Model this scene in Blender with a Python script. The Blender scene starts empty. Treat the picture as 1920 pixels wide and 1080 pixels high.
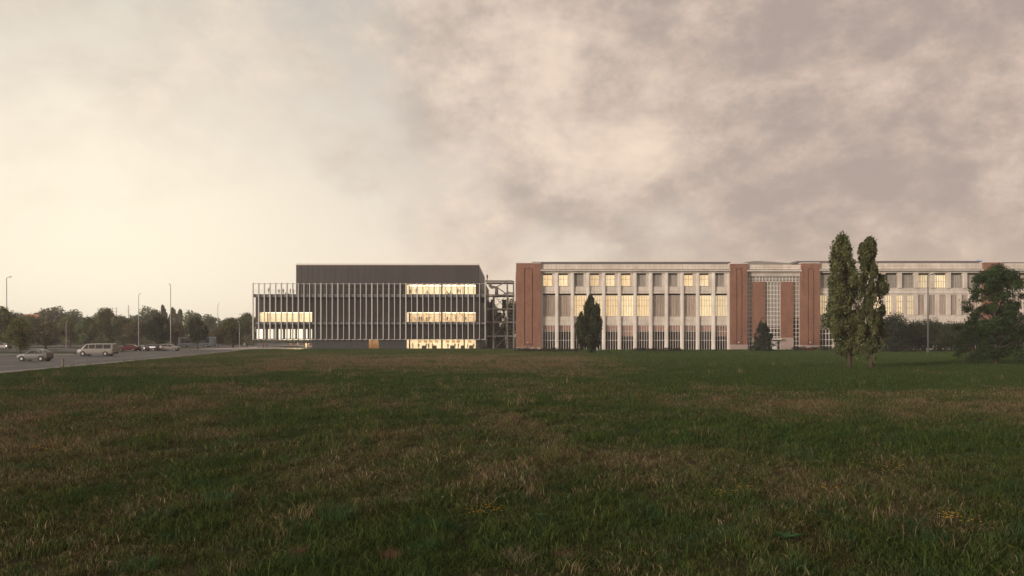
import bpy, bmesh, math, random
import numpy as np
from mathutils import Vector
R = math.radians
random.seed(7); rng = np.random.default_rng(11)
S = bpy.context.scene
COL = S.collection

# ------------------------------------------------------------------ camera
F = 28/36*1920; HY = 631.0; CH = 3.6          # focal length in photo pixels, horizon row, eye height
cam_d = bpy.data.cameras.new('camera'); cam = bpy.data.objects.new('camera', cam_d); COL.objects.link(cam)
cam_d.lens = 28; cam_d.sensor_width = 36; cam_d.shift_y = (HY-540)/1920
cam_d.clip_start = 0.1; cam_d.clip_end = 6000
cam.location = (0, 0, CH); cam.rotation_euler = (R(90), 0, 0)
S.camera = cam
S.view_settings.view_transform = 'Standard'; S.view_settings.look = 'None'
S.view_settings.exposure = 0.0; S.view_settings.gamma = 1.0; S.view_settings.use_curve_mapping = False

# ------------------------------------------------------------------ sun and sky
SUN_EL, SUN_AZ = 9.0, -128.0                  # azimuth from the view direction, clockwise
sd = bpy.data.lights.new('sun', 'SUN'); sun = bpy.data.objects.new('sun', sd); COL.objects.link(sun)
sd.energy = 3.1; sd.angle = R(14); sd.color = (1.0, 0.86, 0.74)
dv = Vector((math.sin(R(SUN_AZ))*math.cos(R(SUN_EL)), math.cos(R(SUN_AZ))*math.cos(R(SUN_EL)), math.sin(R(SUN_EL))))
sun.rotation_euler = dv.to_track_quat('Z', 'Y').to_euler()

SKYOFF = (0.9, 9.7, 6.9)
W = bpy.data.worlds.new('World'); S.world = W; W.use_nodes = True
nt = W.node_tree; nt.nodes.clear(); N = nt.nodes; L = nt.links
class G:
    """small helper to write node maths"""
    def __init__(s, tree): s.t = tree; s.n = tree.nodes; s.l = tree.links
    def put(s, sock, v):
        if isinstance(v, bpy.types.NodeSocket): s.l.new(v, sock)
        elif isinstance(v, (tuple, list)):
            sock.default_value = tuple(v)+(1,) if (len(sock.default_value) == 4 and len(v) == 3) else tuple(v)
        else: sock.default_value = v
    def m(s, op, a, b=0.0, c=0.0, clamp=False):
        n = s.n.new('ShaderNodeMath'); n.operation = op; n.use_clamp = clamp
        s.put(n.inputs[0], a); s.put(n.inputs[1], b); s.put(n.inputs[2], c); return n.outputs[0]
    def v(s, op, a, b=(0, 0, 0)):
        n = s.n.new('ShaderNodeVectorMath'); n.operation = op; s.put(n.inputs[0], a); s.put(n.inputs[1], b)
        return n.outputs[1] if op in ('DOT_PRODUCT', 'LENGTH') else n.outputs[0]
    def noise(s, vec, scale, detail=4, rough=0.5, dist=0.0, lac=2.0):
        n = s.n.new('ShaderNodeTexNoise'); s.put(n.inputs['Vector'], vec); n.inputs['Scale'].default_value = scale
        n.inputs['Detail'].default_value = detail; n.inputs['Roughness'].default_value = rough
        n.inputs['Distortion'].default_value = dist; n.inputs['Lacunarity'].default_value = lac; return n.outputs[0]
    def ss(s, x, a, b):
        n = s.n.new('ShaderNodeMapRange'); n.interpolation_type = 'SMOOTHSTEP'; s.put(n.inputs[0], x)
        s.put(n.inputs[1], a); s.put(n.inputs[2], b); return n.outputs[0]
    def mix(s, f, a, b):
        n = s.n.new('ShaderNodeMix'); n.data_type = 'RGBA'; s.put(n.inputs[0], f); s.put(n.inputs[6], a); s.put(n.inputs[7], b)
        return n.outputs[2]
    def xyz(s, v):
        n = s.n.new('ShaderNodeSeparateXYZ'); s.put(n.inputs[0], v); return n.outputs
    def cxyz(s, x, y, z):
        n = s.n.new('ShaderNodeCombineXYZ'); s.put(n.inputs[0], x); s.put(n.inputs[1], y); s.put(n.inputs[2], z); return n.outputs[0]
    def ramp(s, f, pts):
        n = s.n.new('ShaderNodeValToRGB'); s.put(n.inputs[0], f); e = n.color_ramp.elements
        while len(e) < len(pts): e.new(0.5)
        for q, (p, c) in zip(e, pts): q.position = p; q.color = tuple(c)+(1,)
        return n.outputs[0]

g = G(nt)
D = N.new('ShaderNodeTexCoord').outputs['Generated']
X, Y, Z = g.xyz(D)
zc = g.m('MAXIMUM', Z, 0.0)
P = g.v('ADD', g.cxyz(X, Y, g.m('MULTIPLY', Z, 1.45)), SKYOFF)
gdir = Vector((-0.46, 0.88, 0.09)).normalized()
gd = g.m('MAXIMUM', g.v('DOT_PRODUCT', D, tuple(gdir)), 0.0)
gwide = g.m('POWER', gd, 9.0); gtight = g.m('POWER', gd, 26.0)
# open sky: warm pale at the horizon, greyer higher up
clear = g.ramp(zc, [(0.0, (1.02, 0.84, 0.62)), (0.10, (0.96, 0.83, 0.68)), (0.22, (0.80, 0.71, 0.62)), (0.36, (0.64, 0.60, 0.55)), (0.6, (0.46, 0.46, 0.46)), (1.0, (0.36, 0.37, 0.40))])
clear = g.mix(g.m('MULTIPLY', gtight, 1.0, clamp=True), clear, (1.18, 1.06, 0.84))
# cloud deck
n1 = g.noise(P, 3.2, 10, 0.57, 0.2)
n2 = g.noise(g.v('ADD', P, (7.3, 2.1, 4.4)), 6.0, 11, 0.64, 0.10)
n3 = g.noise(g.v('ADD', P, (-3.1, 9.4, 1.7)), 2.6, 8, 0.55, 0.2)
n4 = g.noise(g.v('ADD', P, (5.1, -6.4, 2.2)), 15.0, 7, 0.62, 0.1)
veil = g.m('MULTIPLY', g.ss(g.m('ADD', g.m('MULTIPLY', n3, 0.6), g.m('MULTIPLY', n2, 0.4)), 0.44, 0.62), g.m('ADD', 0.35, g.m('MULTIPLY', g.ss(Z, 0.08, 0.26), 0.65)))
clear = g.mix(g.m('MULTIPLY', veil, 0.40), clear, g.v('MULTIPLY', clear, (0.72, 0.70, 0.73)))
cov = g.m('ADD', g.m('MULTIPLY', n1, 1.5), g.m('MULTIPLY', n2, 0.5))
side = g.m('SUBTRACT', 1.0, g.m('POWER', gd, 14.0))                   # more cloud away from the bright quarter
cov = g.m('ADD', cov, g.m('MULTIPLY', side, 0.75))
mask = g.ss(cov, 1.26, 1.62)
lit = g.ss(g.m('ADD', g.m('ADD', g.m('MULTIPLY', n2, 0.60), g.m('MULTIPLY', n4, 0.22)), g.m('MULTIPLY', n3, 0.50)), 0.58, 0.78)
cl_hi = g.mix(gwide, (0.75, 0.58, 0.475), (0.99, 0.87, 0.70))
cl_lo = g.mix(gwide, (0.425, 0.338, 0.300), (0.70, 0.61, 0.52))
cloud = g.mix(lit, cl_lo, cl_hi)
gap = g.ss(g.m('ADD', g.m('ADD', g.m('MULTIPLY', n2, 0.60), g.m('MULTIPLY', n4, 0.22)), g.m('MULTIPLY', n3, 0.50)), 0.72, 0.86)
cloud = g.mix(g.m('MULTIPLY', gap, 0.75), cloud, (0.98, 0.80, 0.63))
cloud = g.mix(g.m('MULTIPLY', g.ss(Z, 0.14, 0.0), 0.60), cloud, (0.98, 0.75, 0.52))
col = g.mix(g.m('MULTIPLY', mask, 0.93), clear, cloud)
# the ground side of the dome (never seen): dull
col = g.mix(g.ss(Z, -0.02, -0.08), col, (0.06, 0.055, 0.04))
bg = N.new('ShaderNodeBackground'); L.new(col, bg.inputs[0]); bg.inputs[1].default_value = 1.0
sky = N.new('ShaderNodeTexSky'); sky.sky_type = 'NISHITA'; sky.sun_disc = False
sky.sun_elevation = R(SUN_EL); sky.sun_rotation = R(SUN_AZ); sky.air_density = 1.0; sky.dust_density = 3.0
bg2 = N.new('ShaderNodeBackground'); L.new(sky.outputs[0], bg2.inputs[0]); bg2.inputs[1].default_value = 0.05
mx = N.new('ShaderNodeMixShader'); L.new(bg2.outputs[0], mx.inputs[1]); L.new(bg.outputs[0], mx.inputs[2])
g.put(mx.inputs[0], g.m('ADD', 0.90, g.m('MULTIPLY', mask, 0.08)))
wo = N.new('ShaderNodeOutputWorld'); L.new(mx.outputs[0], wo.inputs[0])

# ------------------------------------------------------------------ materials
def mat(name, color=(0.5, 0.5, 0.5), rough=0.7, metal=0.0, spec=0.5, var=0.12, scale=1.5, bump=0.0, bscale=20, objvar=0.0, fn=None):
    m = bpy.data.materials.new(name); m.use_nodes = True; t = m.node_tree; k = G(t)
    b = t.nodes['Principled BSDF']
    b.inputs['Roughness'].default_value = rough; b.inputs['Metallic'].default_value = metal
    b.inputs['Specular IOR Level'].default_value = spec
    pos = t.nodes.new('ShaderNodeNewGeometry').outputs['Position']
    if fn: c = fn(k, pos, b)
    else:
        n = k.noise(pos, scale, 6, 0.6)
        f = k.m('ADD', k.m('MULTIPLY', n, 2*var), 1-var)
        if objvar:
            r = t.nodes.new('ShaderNodeObjectInfo').outputs['Random']
            f = k.m('MULTIPLY', f, k.m('ADD', k.m('MULTIPLY', r, 2*objvar), 1-objvar))
        c = k.v('MULTIPLY', (color[0], color[1], color[2]), k.cxyz(f, f, f))
    if c is not None: k.put(b.inputs['Base Color'], c)
    if bump:
        bn = t.nodes.new('ShaderNodeBump'); bn.inputs['Strength'].default_value = bump; bn.inputs['Distance'].default_value = 0.02
        k.put(bn.inputs['Height'], k.noise(pos, bscale, 5, 0.6)); t.links.new(bn.outputs[0], b.inputs['Normal'])
    return m
def emis(name, fn_or_col, strength=1.0):
    m = bpy.data.materials.new(name); m.use_nodes = True; t = m.node_tree; k = G(t)
    b = t.nodes['Principled BSDF']; b.inputs['Base Color'].default_value = (0.5, 0.45, 0.38, 1); b.inputs['Roughness'].default_value = 0.7
    if callable(fn_or_col):
        pos = t.nodes.new('ShaderNodeNewGeometry').outputs['Position']; k.put(b.inputs['Emission Color'], fn_or_col(k, pos))
    else: b.inputs['Emission Color'].default_value = tuple(fn_or_col)+(1,)
    b.inputs['Emission Strength'].default_value = strength
    return m
def glassy(name, tint=(0.8, 0.85, 0.85), refl=0.12):
    m = bpy.data.materials.new(name); m.use_nodes = True; t = m.node_tree; k = G(t); t.nodes.clear()
    tr = t.nodes.new('ShaderNodeBsdfTransparent'); tr.inputs[0].default_value = tuple(tint)+(1,)
    gl = t.nodes.new('ShaderNodeBsdfGlossy'); gl.inputs['Roughness'].default_value = 0.04; gl.inputs[0].default_value = (0.9, 0.9, 0.92, 1)
    fr = t.nodes.new('ShaderNodeFresnel'); fr.inputs[0].default_value = 1.5
    mxx = t.nodes.new('ShaderNodeMixShader'); bf = t.nodes.new('ShaderNodeNewGeometry').outputs['Backfacing']
    k.put(mxx.inputs[0], k.m('MULTIPLY', k.m('ADD', fr.outputs[0], refl, clamp=True), k.m('SUBTRACT', 1.0, bf)))
    t.links.new(tr.outputs[0], mxx.inputs[1]); t.links.new(gl.outputs[0], mxx.inputs[2])
    o = t.nodes.new('ShaderNodeOutputMaterial'); t.links.new(mxx.outputs[0], o.inputs[0]); return m

def brick_fn(dark=1.0):
    def fn(k, pos, b):
        x, y, z = k.xyz(pos)
        t = k.n.new('ShaderNodeTexBrick'); k.put(t.inputs['Vector'], k.cxyz(k.m('ADD', x, y), z, 0.0))
        t.inputs['Scale'].default_value = 1.0; t.inputs['Brick Width'].default_value = 0.25; t.inputs['Row Height'].default_value = 0.075
        t.inputs['Mortar Size'].default_value = 0.008
        t.inputs['Color1'].default_value = (0.315*dark, 0.140*dark, 0.086*dark, 1); t.inputs['Color2'].default_value = (0.19*dark, 0.082*dark, 0.056*dark, 1)
        t.inputs['Mortar'].default_value = (0.23*dark, 0.18*dark, 0.15*dark, 1)
        n = k.noise(k.cxyz(k.m('MULTIPLY', x, 0.8), y, k.m('MULTIPLY', z, 0.35)), 0.9, 6, 0.65)
        f = k.m('ADD', k.m('MULTIPLY', n, 0.9), 0.55)
        # a slightly duller course every few metres
        c = k.m('PINGPONG', z, 1.2); f = k.m('MULTIPLY', f, k.m('ADD', 0.93, k.m('MULTIPLY', k.ss(c, 0.0, 0.15), 0.07)))
        return k.v('MULTIPLY', t.outputs[0], k.cxyz(f, f, f))
    return fn
def concrete_fn(c0, c1):
    def fn(k, pos, b):
        x, y, z = k.xyz(pos)
        st = k.noise(k.cxyz(k.m('MULTIPLY', x, 2.2), y, k.m('MULTIPLY', z, 0.22)), 1.0, 6, 0.6)   # rain streaks
        bl = k.noise(pos, 0.35, 4, 0.5)
        f = k.ss(k.m('ADD', k.m('MULTIPLY', st, 0.6), k.m('MULTIPLY', bl, 0.5)), 0.36, 0.74)
        r = k.n.new('ShaderNodeObjectInfo').outputs['Random']
        c = k.mix(f, c0, c1); q = k.m('ADD', 0.93, k.m('MULTIPLY', r, 0.12))
        return k.v('MULTIPLY', c, k.cxyz(q, q, q))
    return fn
M = {}
M['brick'] = mat('brick', fn=brick_fn(), rough=0.85, spec=0.2)
M['cream'] = mat('cream_concrete', fn=concrete_fn((0.52, 0.465, 0.40), (0.73, 0.665, 0.585)), rough=0.8, spec=0.25, bump=0.15)
M['mould'] = mat('cornice_stone', fn=concrete_fn((0.64, 0.60, 0.54), (0.82, 0.78, 0.72)), rough=0.8, spec=0.25)
M['plinth'] = mat('plinth_stone', (0.42, 0.33, 0.29), 0.8, var=0.15)
M['roof'] = mat('roof_metal', (0.13, 0.12, 0.125), 0.5, var=0.1, scale=0.3)
M['frame_w'] = mat('window_frame_paint', (0.78, 0.74, 0.68), 0.5, var=0.05)
M['dark_in'] = mat('dark_interior', (0.030, 0.026, 0.027), 0.9, var=0.3, scale=0.4)
M['core'] = mat('building_core', (0.10, 0.09, 0.085), 0.9)
M['glass'] = glassy('window_glass', (0.93, 0.92, 0.90), 0.015)
M['glass_clear'] = glassy('clear_glass', (0.95, 0.95, 0.93), 0.0)
def curtain_fn(c0, c1):
    def fn(k, pos, b):
        x, y, z = k.xyz(pos)
        w = k.noise(k.cxyz(k.m('MULTIPLY', x, 4.0), 0.0, k.m('MULTIPLY', z, 0.12)), 1.0, 3, 0.6)
        r = k.n.new('ShaderNodeObjectInfo').outputs['Random']
        c = k.mix(k.ss(w, 0.32, 0.66), c0, c1); q = k.m('ADD', 0.78, k.m('MULTIPLY', r, 0.4))
        return k.v('MULTIPLY', c, k.cxyz(q, q, q))
    return fn
M['curtain'] = mat('drawn_curtain', fn=curtain_fn((0.38, 0.32, 0.285), (0.80, 0.66, 0.58)), rough=0.9)
M['curtain_pink'] = mat('pink_curtain', fn=curtain_fn((0.28, 0.17, 0.145), (0.60, 0.37, 0.31)), rough=0.9)
M['blind_grey'] = mat('grey_blind', fn=curtain_fn((0.28, 0.27, 0.26), (0.58, 0.55, 0.52)), rough=0.9)
def lit_fn(a, bb):
    def fn(k, pos):
        x, y, z = k.xyz(pos)
        w = k.noise(k.cxyz(k.m('MULTIPLY', x, 2.6), 0.0, k.m('MULTIPLY', z, 0.45)), 1.0, 5, 0.65)
        r = k.n.new('ShaderNodeObjectInfo').outputs['Random']
        c = k.mix(k.ss(w, 0.36, 0.62), a, bb); q = k.m('ADD', 0.66, k.m('MULTIPLY', r, 0.45))
        return k.v('MULTIPLY', c, k.cxyz(q, q, q))
    return fn
M['lit'] = emis('lit_blind', lit_fn((0.84, 0.54, 0.24), (1.0, 0.74, 0.40)), 0.92)
M['lit_pale'] = emis('pale_lit_blind', lit_fn((0.86, 0.60, 0.28), (1.0, 0.83, 0.52)), 1.0)
M['panel'] = mat('dark_cladding', (0.046, 0.038, 0.040), 0.55, var=0.10, scale=0.6, objvar=0.10)
M['panel2'] = mat('brown_cladding', (0.034, 0.027, 0.026), 0.6, var=0.15, scale=0.6, objvar=0.22)
M['panel3'] = mat('slate_cladding', (0.040, 0.038, 0.043), 0.55, var=0.10, scale=0.6, objvar=0.08)
M['fin'] = mat('pale_fin_metal', (0.54, 0.52, 0.49), 0.4, metal=0.0, var=0.06, objvar=0.22)
M['plate'] = mat('gallery_steel', (0.13, 0.14, 0.145), 0.5, var=0.1)
M['parapet'] = mat('parapet_capping', (0.75, 0.71, 0.64), 0.4, var=0.05)
M['room'] = mat('room_plaster', (0.80, 0.75, 0.66), 0.8, var=0.06, scale=0.5)
M['room_wood'] = mat('room_timber', (0.50, 0.33, 0.18), 0.7, var=0.2, scale=1.2)
M['art'] = mat('mural_wall', fn=lambda k, p, b: k.ramp(k.noise(p, 1.1, 7, 0.7, 1.0), [(0.3, (0.16, 0.10, 0.07)), (0.45, (0.55, 0.42, 0.30)), (0.55, (0.78, 0.70, 0.58)), (0.7, (0.38, 0.22, 0.16))]), rough=0.8)
M['ceil_l'] = emis('luminous_ceiling', (1.0, 0.85, 0.62), 2.5)
M['backlit'] = emis('backlit_glass', lit_fn((1.0, 0.86, 0.60), (1.0, 0.95, 0.80)), 1.05)
M['soffit_l'] = emis('soffit_light', (1.0, 0.80, 0.52), 8.0)
M['steel'] = mat('painted_steel', (0.20, 0.185, 0.165), 0.55, var=0.15)
M['steel_dk'] = mat('dark_steel', (0.07, 0.065, 0.06), 0.6, var=0.2)
M['duct'] = mat('galvanised_duct', (0.30, 0.29, 0.27), 0.4, metal=0.4, var=0.1)
M['lamp'] = mat('lamp_post_paint', (0.30, 0.30, 0.30), 0.45, metal=0.3)
M['lamp_g'] = mat('green_grey_post_paint', (0.075, 0.095, 0.10), 0.5, metal=0.2)
M['lens'] = mat('lamp_lens', (0.7, 0.7, 0.68), 0.2)
M['bark'] = mat('bark', (0.060, 0.045, 0.034), 0.95, var=0.35, scale=5, bump=0.6)
M['bark_red'] = mat('poplar_bark', (0.085, 0.055, 0.038), 0.95, var=0.35, scale=5, bump=0.6)
M['wood'] = mat('weathered_wood', (0.18, 0.15, 0.11), 0.9, var=0.2, scale=8)
M['white'] = mat('white_paint', (0.74, 0.72, 0.68), 0.5)
M['hvac'] = mat('pale_blue_unit', (0.45, 0.55, 0.68), 0.5)
M['tyre'] = mat('tyre_rubber', (0.02, 0.02, 0.02), 0.9)
M['rim'] = mat('wheel_rim', (0.42, 0.42, 0.42), 0.3, metal=0.7)
M['cglass'] = mat('car_glass', (0.02, 0.022, 0.025), 0.06, spec=0.8)
M['hl'] = mat('headlight_lens', (0.75, 0.75, 0.72), 0.1)
M['tl'] = mat('tail_light_lens', (0.35, 0.02, 0.02), 0.2)
M['plastic'] = mat('black_trim', (0.03, 0.03, 0.03), 0.7)
for nme, c in dict(car_silver=(0.15, 0.155, 0.145), car_white=(0.23, 0.215, 0.19), car_red=(0.11, 0.02, 0.018), car_dark=(0.05, 0.052, 0.055), car_grey=(0.22, 0.22, 0.22), car_coach=(0.10, 0.12, 0.13)).items():
    M[nme] = mat(nme, c, 0.28, metal=0.15, var=0.03)
def asphalt_fn(k, pos, b):
    n = k.noise(pos, 0.08, 5, 0.6); s = k.noise(pos, 14, 3, 0.6)
    c = k.mix(k.ss(n, 0.36, 0.66), (0.028, 0.027, 0.028), (0.066, 0.062, 0.061))
    q = k.m('ADD', 0.75, k.m('MULTIPLY', s, 0.5)); return k.v('MULTIPLY', c, k.cxyz(q, q, q))
M['asphalt'] = mat('asphalt', fn=asphalt_fn, rough=0.65, spec=0.4)
M['kerb'] = mat('kerb_concrete', (0.22, 0.20, 0.185), 0.8, var=0.2, scale=2)
M['paving'] = mat('plaza_paving', fn=lambda k, p, b: k.mix(k.ss(k.noise(p, 0.25, 5, 0.6), 0.3, 0.7), (0.42, 0.38, 0.35), (0.55, 0.50, 0.45)), rough=0.7)
M['marking'] = mat('road_marking', (0.60, 0.59, 0.56), 0.7, var=0.25, scale=3)
M['terra'] = mat('terracotta_roof', (0.36, 0.16, 0.10), 0.8, var=0.15)
M['stucco'] = mat('stucco_wall', (0.50, 0.44, 0.36), 0.85)
M['skin'] = mat('skin', (0.42, 0.26, 0.19), 0.6)
M['hair'] = mat('hair', (0.03, 0.02, 0.015), 0.7)
M['shoe'] = mat('shoe', (0.03, 0.028, 0.025), 0.6)
CL = dict(red=(0.32, 0.05, 0.06), maroon=(0.16, 0.04, 0.05), white=(0.65, 0.62, 0.58), black=(0.02, 0.02, 0.022), navy=(0.03, 0.04, 0.08), orange=(0.45, 0.16, 0.05), ochre=(0.35, 0.20, 0.07), grey=(0.18, 0.18, 0.18), cream=(0.55, 0.48, 0.38), brown=(0.12, 0.07, 0.045), blue=(0.06, 0.10, 0.20))
for c in CL: M['cl_'+c] = mat('cloth_'+c, CL[c], 0.9)

def leaf_mat(name, c0, c1, trans=0.35):
    m = bpy.data.materials.new(name); m.use_nodes = True; t = m.node_tree; k = G(t); t.nodes.clear()
    geo = t.nodes.new('ShaderNodeNewGeometry')
    rnd = geo.outputs['Random Per Island']
    n = k.noise(geo.outputs['Position'], 0.9, 3, 0.6)
    oi = t.nodes.new('ShaderNodeObjectInfo').outputs['Random']
    f = k.m('ADD', k.m('MULTIPLY', rnd, 0.45), k.m('MULTIPLY', k.ss(n, 0.35, 0.65), 0.55))
    c = k.mix(f, c0, c1); q = k.m('ADD', 0.85, k.m('MULTIPLY', oi, 0.3)); c = k.v('MULTIPLY', c, k.cxyz(q, q, q))
    d = t.nodes.new('ShaderNodeBsdfDiffuse'); k.put(d.inputs[0], c)
    tr = t.nodes.new('ShaderNodeBsdfTranslucent'); k.put(tr.inputs[0], c)
    mm = t.nodes.new('ShaderNodeMixShader'); mm.inputs[0].default_value = trans
    t.links.new(d.outputs[0], mm.inputs[1]); t.links.new(tr.outputs[0], mm.inputs[2])
    gl = t.nodes.new('ShaderNodeBsdfGlossy'); gl.inputs['Roughness'].default_value = 0.5; gl.inputs[0].default_value = (1, 1, 1, 1)
    m2 = t.nodes.new('ShaderNodeMixShader'); m2.inputs[0].default_value = 0.015
    t.links.new(mm.outputs[0], m2.inputs[1]); t.links.new(gl.outputs[0], m2.inputs[2])
    o = t.nodes.new('ShaderNodeOutputMaterial'); t.links.new(m2.outputs[0], o.inputs[0]); return m
LM = {
 'poplar': leaf_mat('poplar_leaves', (0.040, 0.052, 0.015), (0.185, 0.20, 0.075)),
 'olive': leaf_mat('olive_leaves', (0.050, 0.058, 0.018), (0.215, 0.215, 0.075)),
 'green': leaf_mat('green_leaves', (0.040, 0.062, 0.018), (0.175, 0.220, 0.062)),
 'rust': leaf_mat('rusty_leaves', (0.058, 0.052, 0.024), (0.18, 0.148, 0.068)),
 'dark': leaf_mat('dark_leaves', (0.016, 0.026, 0.009), (0.062, 0.082, 0.028)),
 'conifer': leaf_mat('conifer_needles', (0.012, 0.022, 0.012), (0.032, 0.050, 0.026), 0.15),
 'maple': leaf_mat('maple_leaves', (0.016, 0.034, 0.010), (0.065, 0.115, 0.032)),
 'shrub': leaf_mat('shrub_leaves', (0.020, 0.024, 0.010), (0.060, 0.060, 0.026)),
 'redflower': leaf_mat('red_blossom', (0.12, 0.02, 0.02), (0.34, 0.05, 0.05)),
 'yellow': leaf_mat('yellow_petals', (0.50, 0.28, 0.02), (0.85, 0.55, 0.05)),
 'weed': leaf_mat('weed_leaves', (0.024, 0.062, 0.020), (0.06, 0.13, 0.042)),
 'tuft': leaf_mat('tall_grass_blades', (0.022, 0.062, 0.024), (0.085, 0.165, 0.058)),
 'straw': leaf_mat('straw_stalks', (0.16, 0.125, 0.085), (0.48, 0.39, 0.28)),
 'redstalk': leaf_mat('reddish_stalks', (0.12, 0.055, 0.042), (0.30, 0.15, 0.115)),
}

# ------------------------------------------------------------------ object helpers
WL = {}                                            # world location of every object made here
def tag(o, label=None, cat=None, group=None, kind=None):
    if label: o['label'] = label
    if cat: o['category'] = cat
    if group: o['group'] = group
    if kind: o['kind'] = kind
    return o
def empty(name, loc, label=None, cat=None, group=None):
    o = bpy.data.objects.new(name, None); COL.objects.link(o); o.location = loc; o.empty_display_size = 0.3
    WL[o.name] = Vector(loc); return tag(o, label, cat, group)
def put(name, me, parent=None, loc=(0, 0, 0)):
    """link mesh at a WORLD location (parents here are never rotated)"""
    o = bpy.data.objects.new(name, me); COL.objects.link(o); w = Vector(loc)
    if parent is not None: o.parent = parent; o.location = w - WL[parent.name]
    else: o.location = w
    WL[o.name] = w; return o
def smooth(me, flag=True):
    me.polygons.foreach_set('use_smooth', [flag]*len(me.polygons))
class MB:
    def __init__(s): s.v = []; s.f = []; s.mi = []; s.cur = 0
    def add(s, vs, fs):
        b = len(s.v); s.v += [tuple(p) for p in vs]; s.f += [tuple(b+i for i in q) for q in fs]; s.mi += [s.cur]*len(fs); return s
    def box(s, x0, x1, y0, y1, z0, z1):
        x0, x1 = min(x0, x1), max(x0, x1); y0, y1 = min(y0, y1), max(y0, y1); z0, z1 = min(z0, z1), max(z0, z1)
        return s.add([(x0,y0,z0),(x1,y0,z0),(x1,y1,z0),(x0,y1,z0),(x0,y0,z1),(x1,y0,z1),(x1,y1,z1),(x0,y1,z1)],
              [(0,3,2,1),(4,5,6,7),(0,1,5,4),(1,2,6,5),(2,3,7,6),(3,0,4,7)])
    def bar(s, a, b, w):
        return s.tube([a, b], [w*0.7, w*0.7], 4)
    def tube(s, pts, rad, n=6, cap=True):
        pts = [Vector(p) for p in pts]; base = len(s.v); up = Vector((0, 0, 1))
        for i, p in enumerate(pts):
            t = (pts[min(i+1, len(pts)-1)]-pts[max(i-1, 0)]).normalized()
            a = t.cross(up if abs(t.z) < 0.95 else Vector((1, 0, 0))).normalized(); b = t.cross(a)
            for k in range(n):
                th = 2*math.pi*(k+0.5)/n; s.v.append(tuple(p+(a*math.cos(th)+b*math.sin(th))*rad[i]))
        for i in range(len(pts)-1):
            for k in range(n):
                q = base+i*n; s.f.append((q+k, q+(k+1) % n, q+n+(k+1) % n, q+n+k)); s.mi.append(s.cur)
        if cap:
            s.f.append(tuple(base+k for k in range(n))[::-1]); s.mi.append(s.cur)
            s.f.append(tuple(base+(len(pts)-1)*n+k for k in range(n))); s.mi.append(s.cur)
        return s
    def mesh(s, name, mats, origin=(0, 0, 0), sm=False):
        me = bpy.data.meshes.new(name); o = Vector(origin)
        me.from_pydata([tuple(Vector(p)-o) for p in s.v], [], s.f)
        for m in (mats if isinstance(mats, (list, tuple)) else [mats]): me.materials.append(m)
        if max(s.mi, default=0) > 0: me.polygons.foreach_set('material_index', s.mi)
        me.update()
        bm = bmesh.new(); bm.from_mesh(me); bmesh.ops.recalc_face_normals(bm, faces=bm.faces); bm.to_mesh(me); bm.free()
        if sm: smooth(me)
        return me
    def build(s, name, mats, parent=None, origin=None, sm=False):
        if origin is None:
            a = np.array(s.v); origin = ((a[:, 0].min()+a[:, 0].max())/2, (a[:, 1].min()+a[:, 1].max())/2, a[:, 2].min())
        return put(name, s.mesh(name, mats, origin, sm), parent, origin)
def px(p, Yd): return (p-960)/F*Yd
def pz(p, Yd): return CH+(HY-p)/F*Yd
def gy(p): return CH*F/(p-HY)                       # ground distance of a photo row

# ------------------------------------------------------------------ ground
def vnoise(x, y, seed=0):
    xi = np.floor(x).astype(int); yi = np.floor(y).astype(int); xf = x-xi; yf = y-yi
    def h(a, b):
        n = (a*374761393 + b*668265263 + seed*1442695041) & 0x7fffffff
        n = ((n ^ (n >> 13))*1274126177) & 0x7fffffff
        return (n ^ (n >> 16))/0x7fffffff
    u = xf*xf*(3-2*xf); v = yf*yf*(3-2*yf)
    return (h(xi, yi)*(1-u)+h(xi+1, yi)*u)*(1-v)+(h(xi, yi+1)*(1-u)+h(xi+1, yi+1)*u)*v
def fbm(x, y, seed=0, o=4):
    r = 0; a = 0.5; 
    for i in range(o): r = r+a*vnoise(x*2**i, y*2**i, seed+i*17); a *= 0.5
    return r/(1-0.5**o)
EDGE = [(-80, -34), (30, -41), (60, -47), (76.8, -49.4), (94.3, -51.7), (134.4, -57.6), (173.4, -63.3), (200, -68.5), (216, -72.0)]
EY = np.array([p[0] for p in EDGE]); EX = np.array([p[1] for p in EDGE])
def edge_x(y): return np.interp(y, EY, EX)
def gauss(v, c, s): return np.exp(-((v-c)/s)**2)
def sstep(x, a, b):
    t = np.clip((x-a)/(b-a), 0, 1); return t*t*(3-2*t)
def dryness(x, y):
    yy = np.maximum(y, 3.0); row = HY+CH*F/yy; colx = 960+x/yy*F      # where the patch lies, as seen from the field's corner
    n = fbm(x/7, y/11, 3)*0.5+fbm(x/1.6, y/2.2, 9)*0.5
    d = 0.36+(n-0.5)*2.3
    d = d+0.60*np.exp(-((y-116)/30)**2)*(1-sstep(x, 6, 16))*sstep(x, -48, -30)          # tan band below the buildings
    d = d-0.32*np.exp(-((y-66)/9)**2)*(1-sstep(x, 14, 30))                              # green band
    d = d-0.30*sstep(y, 165, 205)                                                         # green strip by the walls
    d = d-0.5*sstep(x, 8, 30)*sstep(y, 50, 62)                                          # green lawn on the right
    d = d+0.36*np.exp(-((y-42)/6.5)**2)*sstep(x, 4, 14)                                   # brown band
    d = d-0.35*np.exp(-((y-28)/5)**2)*sstep(x, 0, 6)
    d = d+0.22*np.exp(-((y-30)/13)**2)*(1-sstep(x, -6, 2))
    return np.clip(d, 0, 1)
def gheight(x, y):
    m = sstep(x-edge_x(y), 1.0, 7.0)*(1-sstep(y, 120, 175))
    return m*((fbm(x/7, y/7, 31)-0.5)*0.30+(fbm(x/1.3, y/1.3, 37)-0.5)*0.10)

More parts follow.
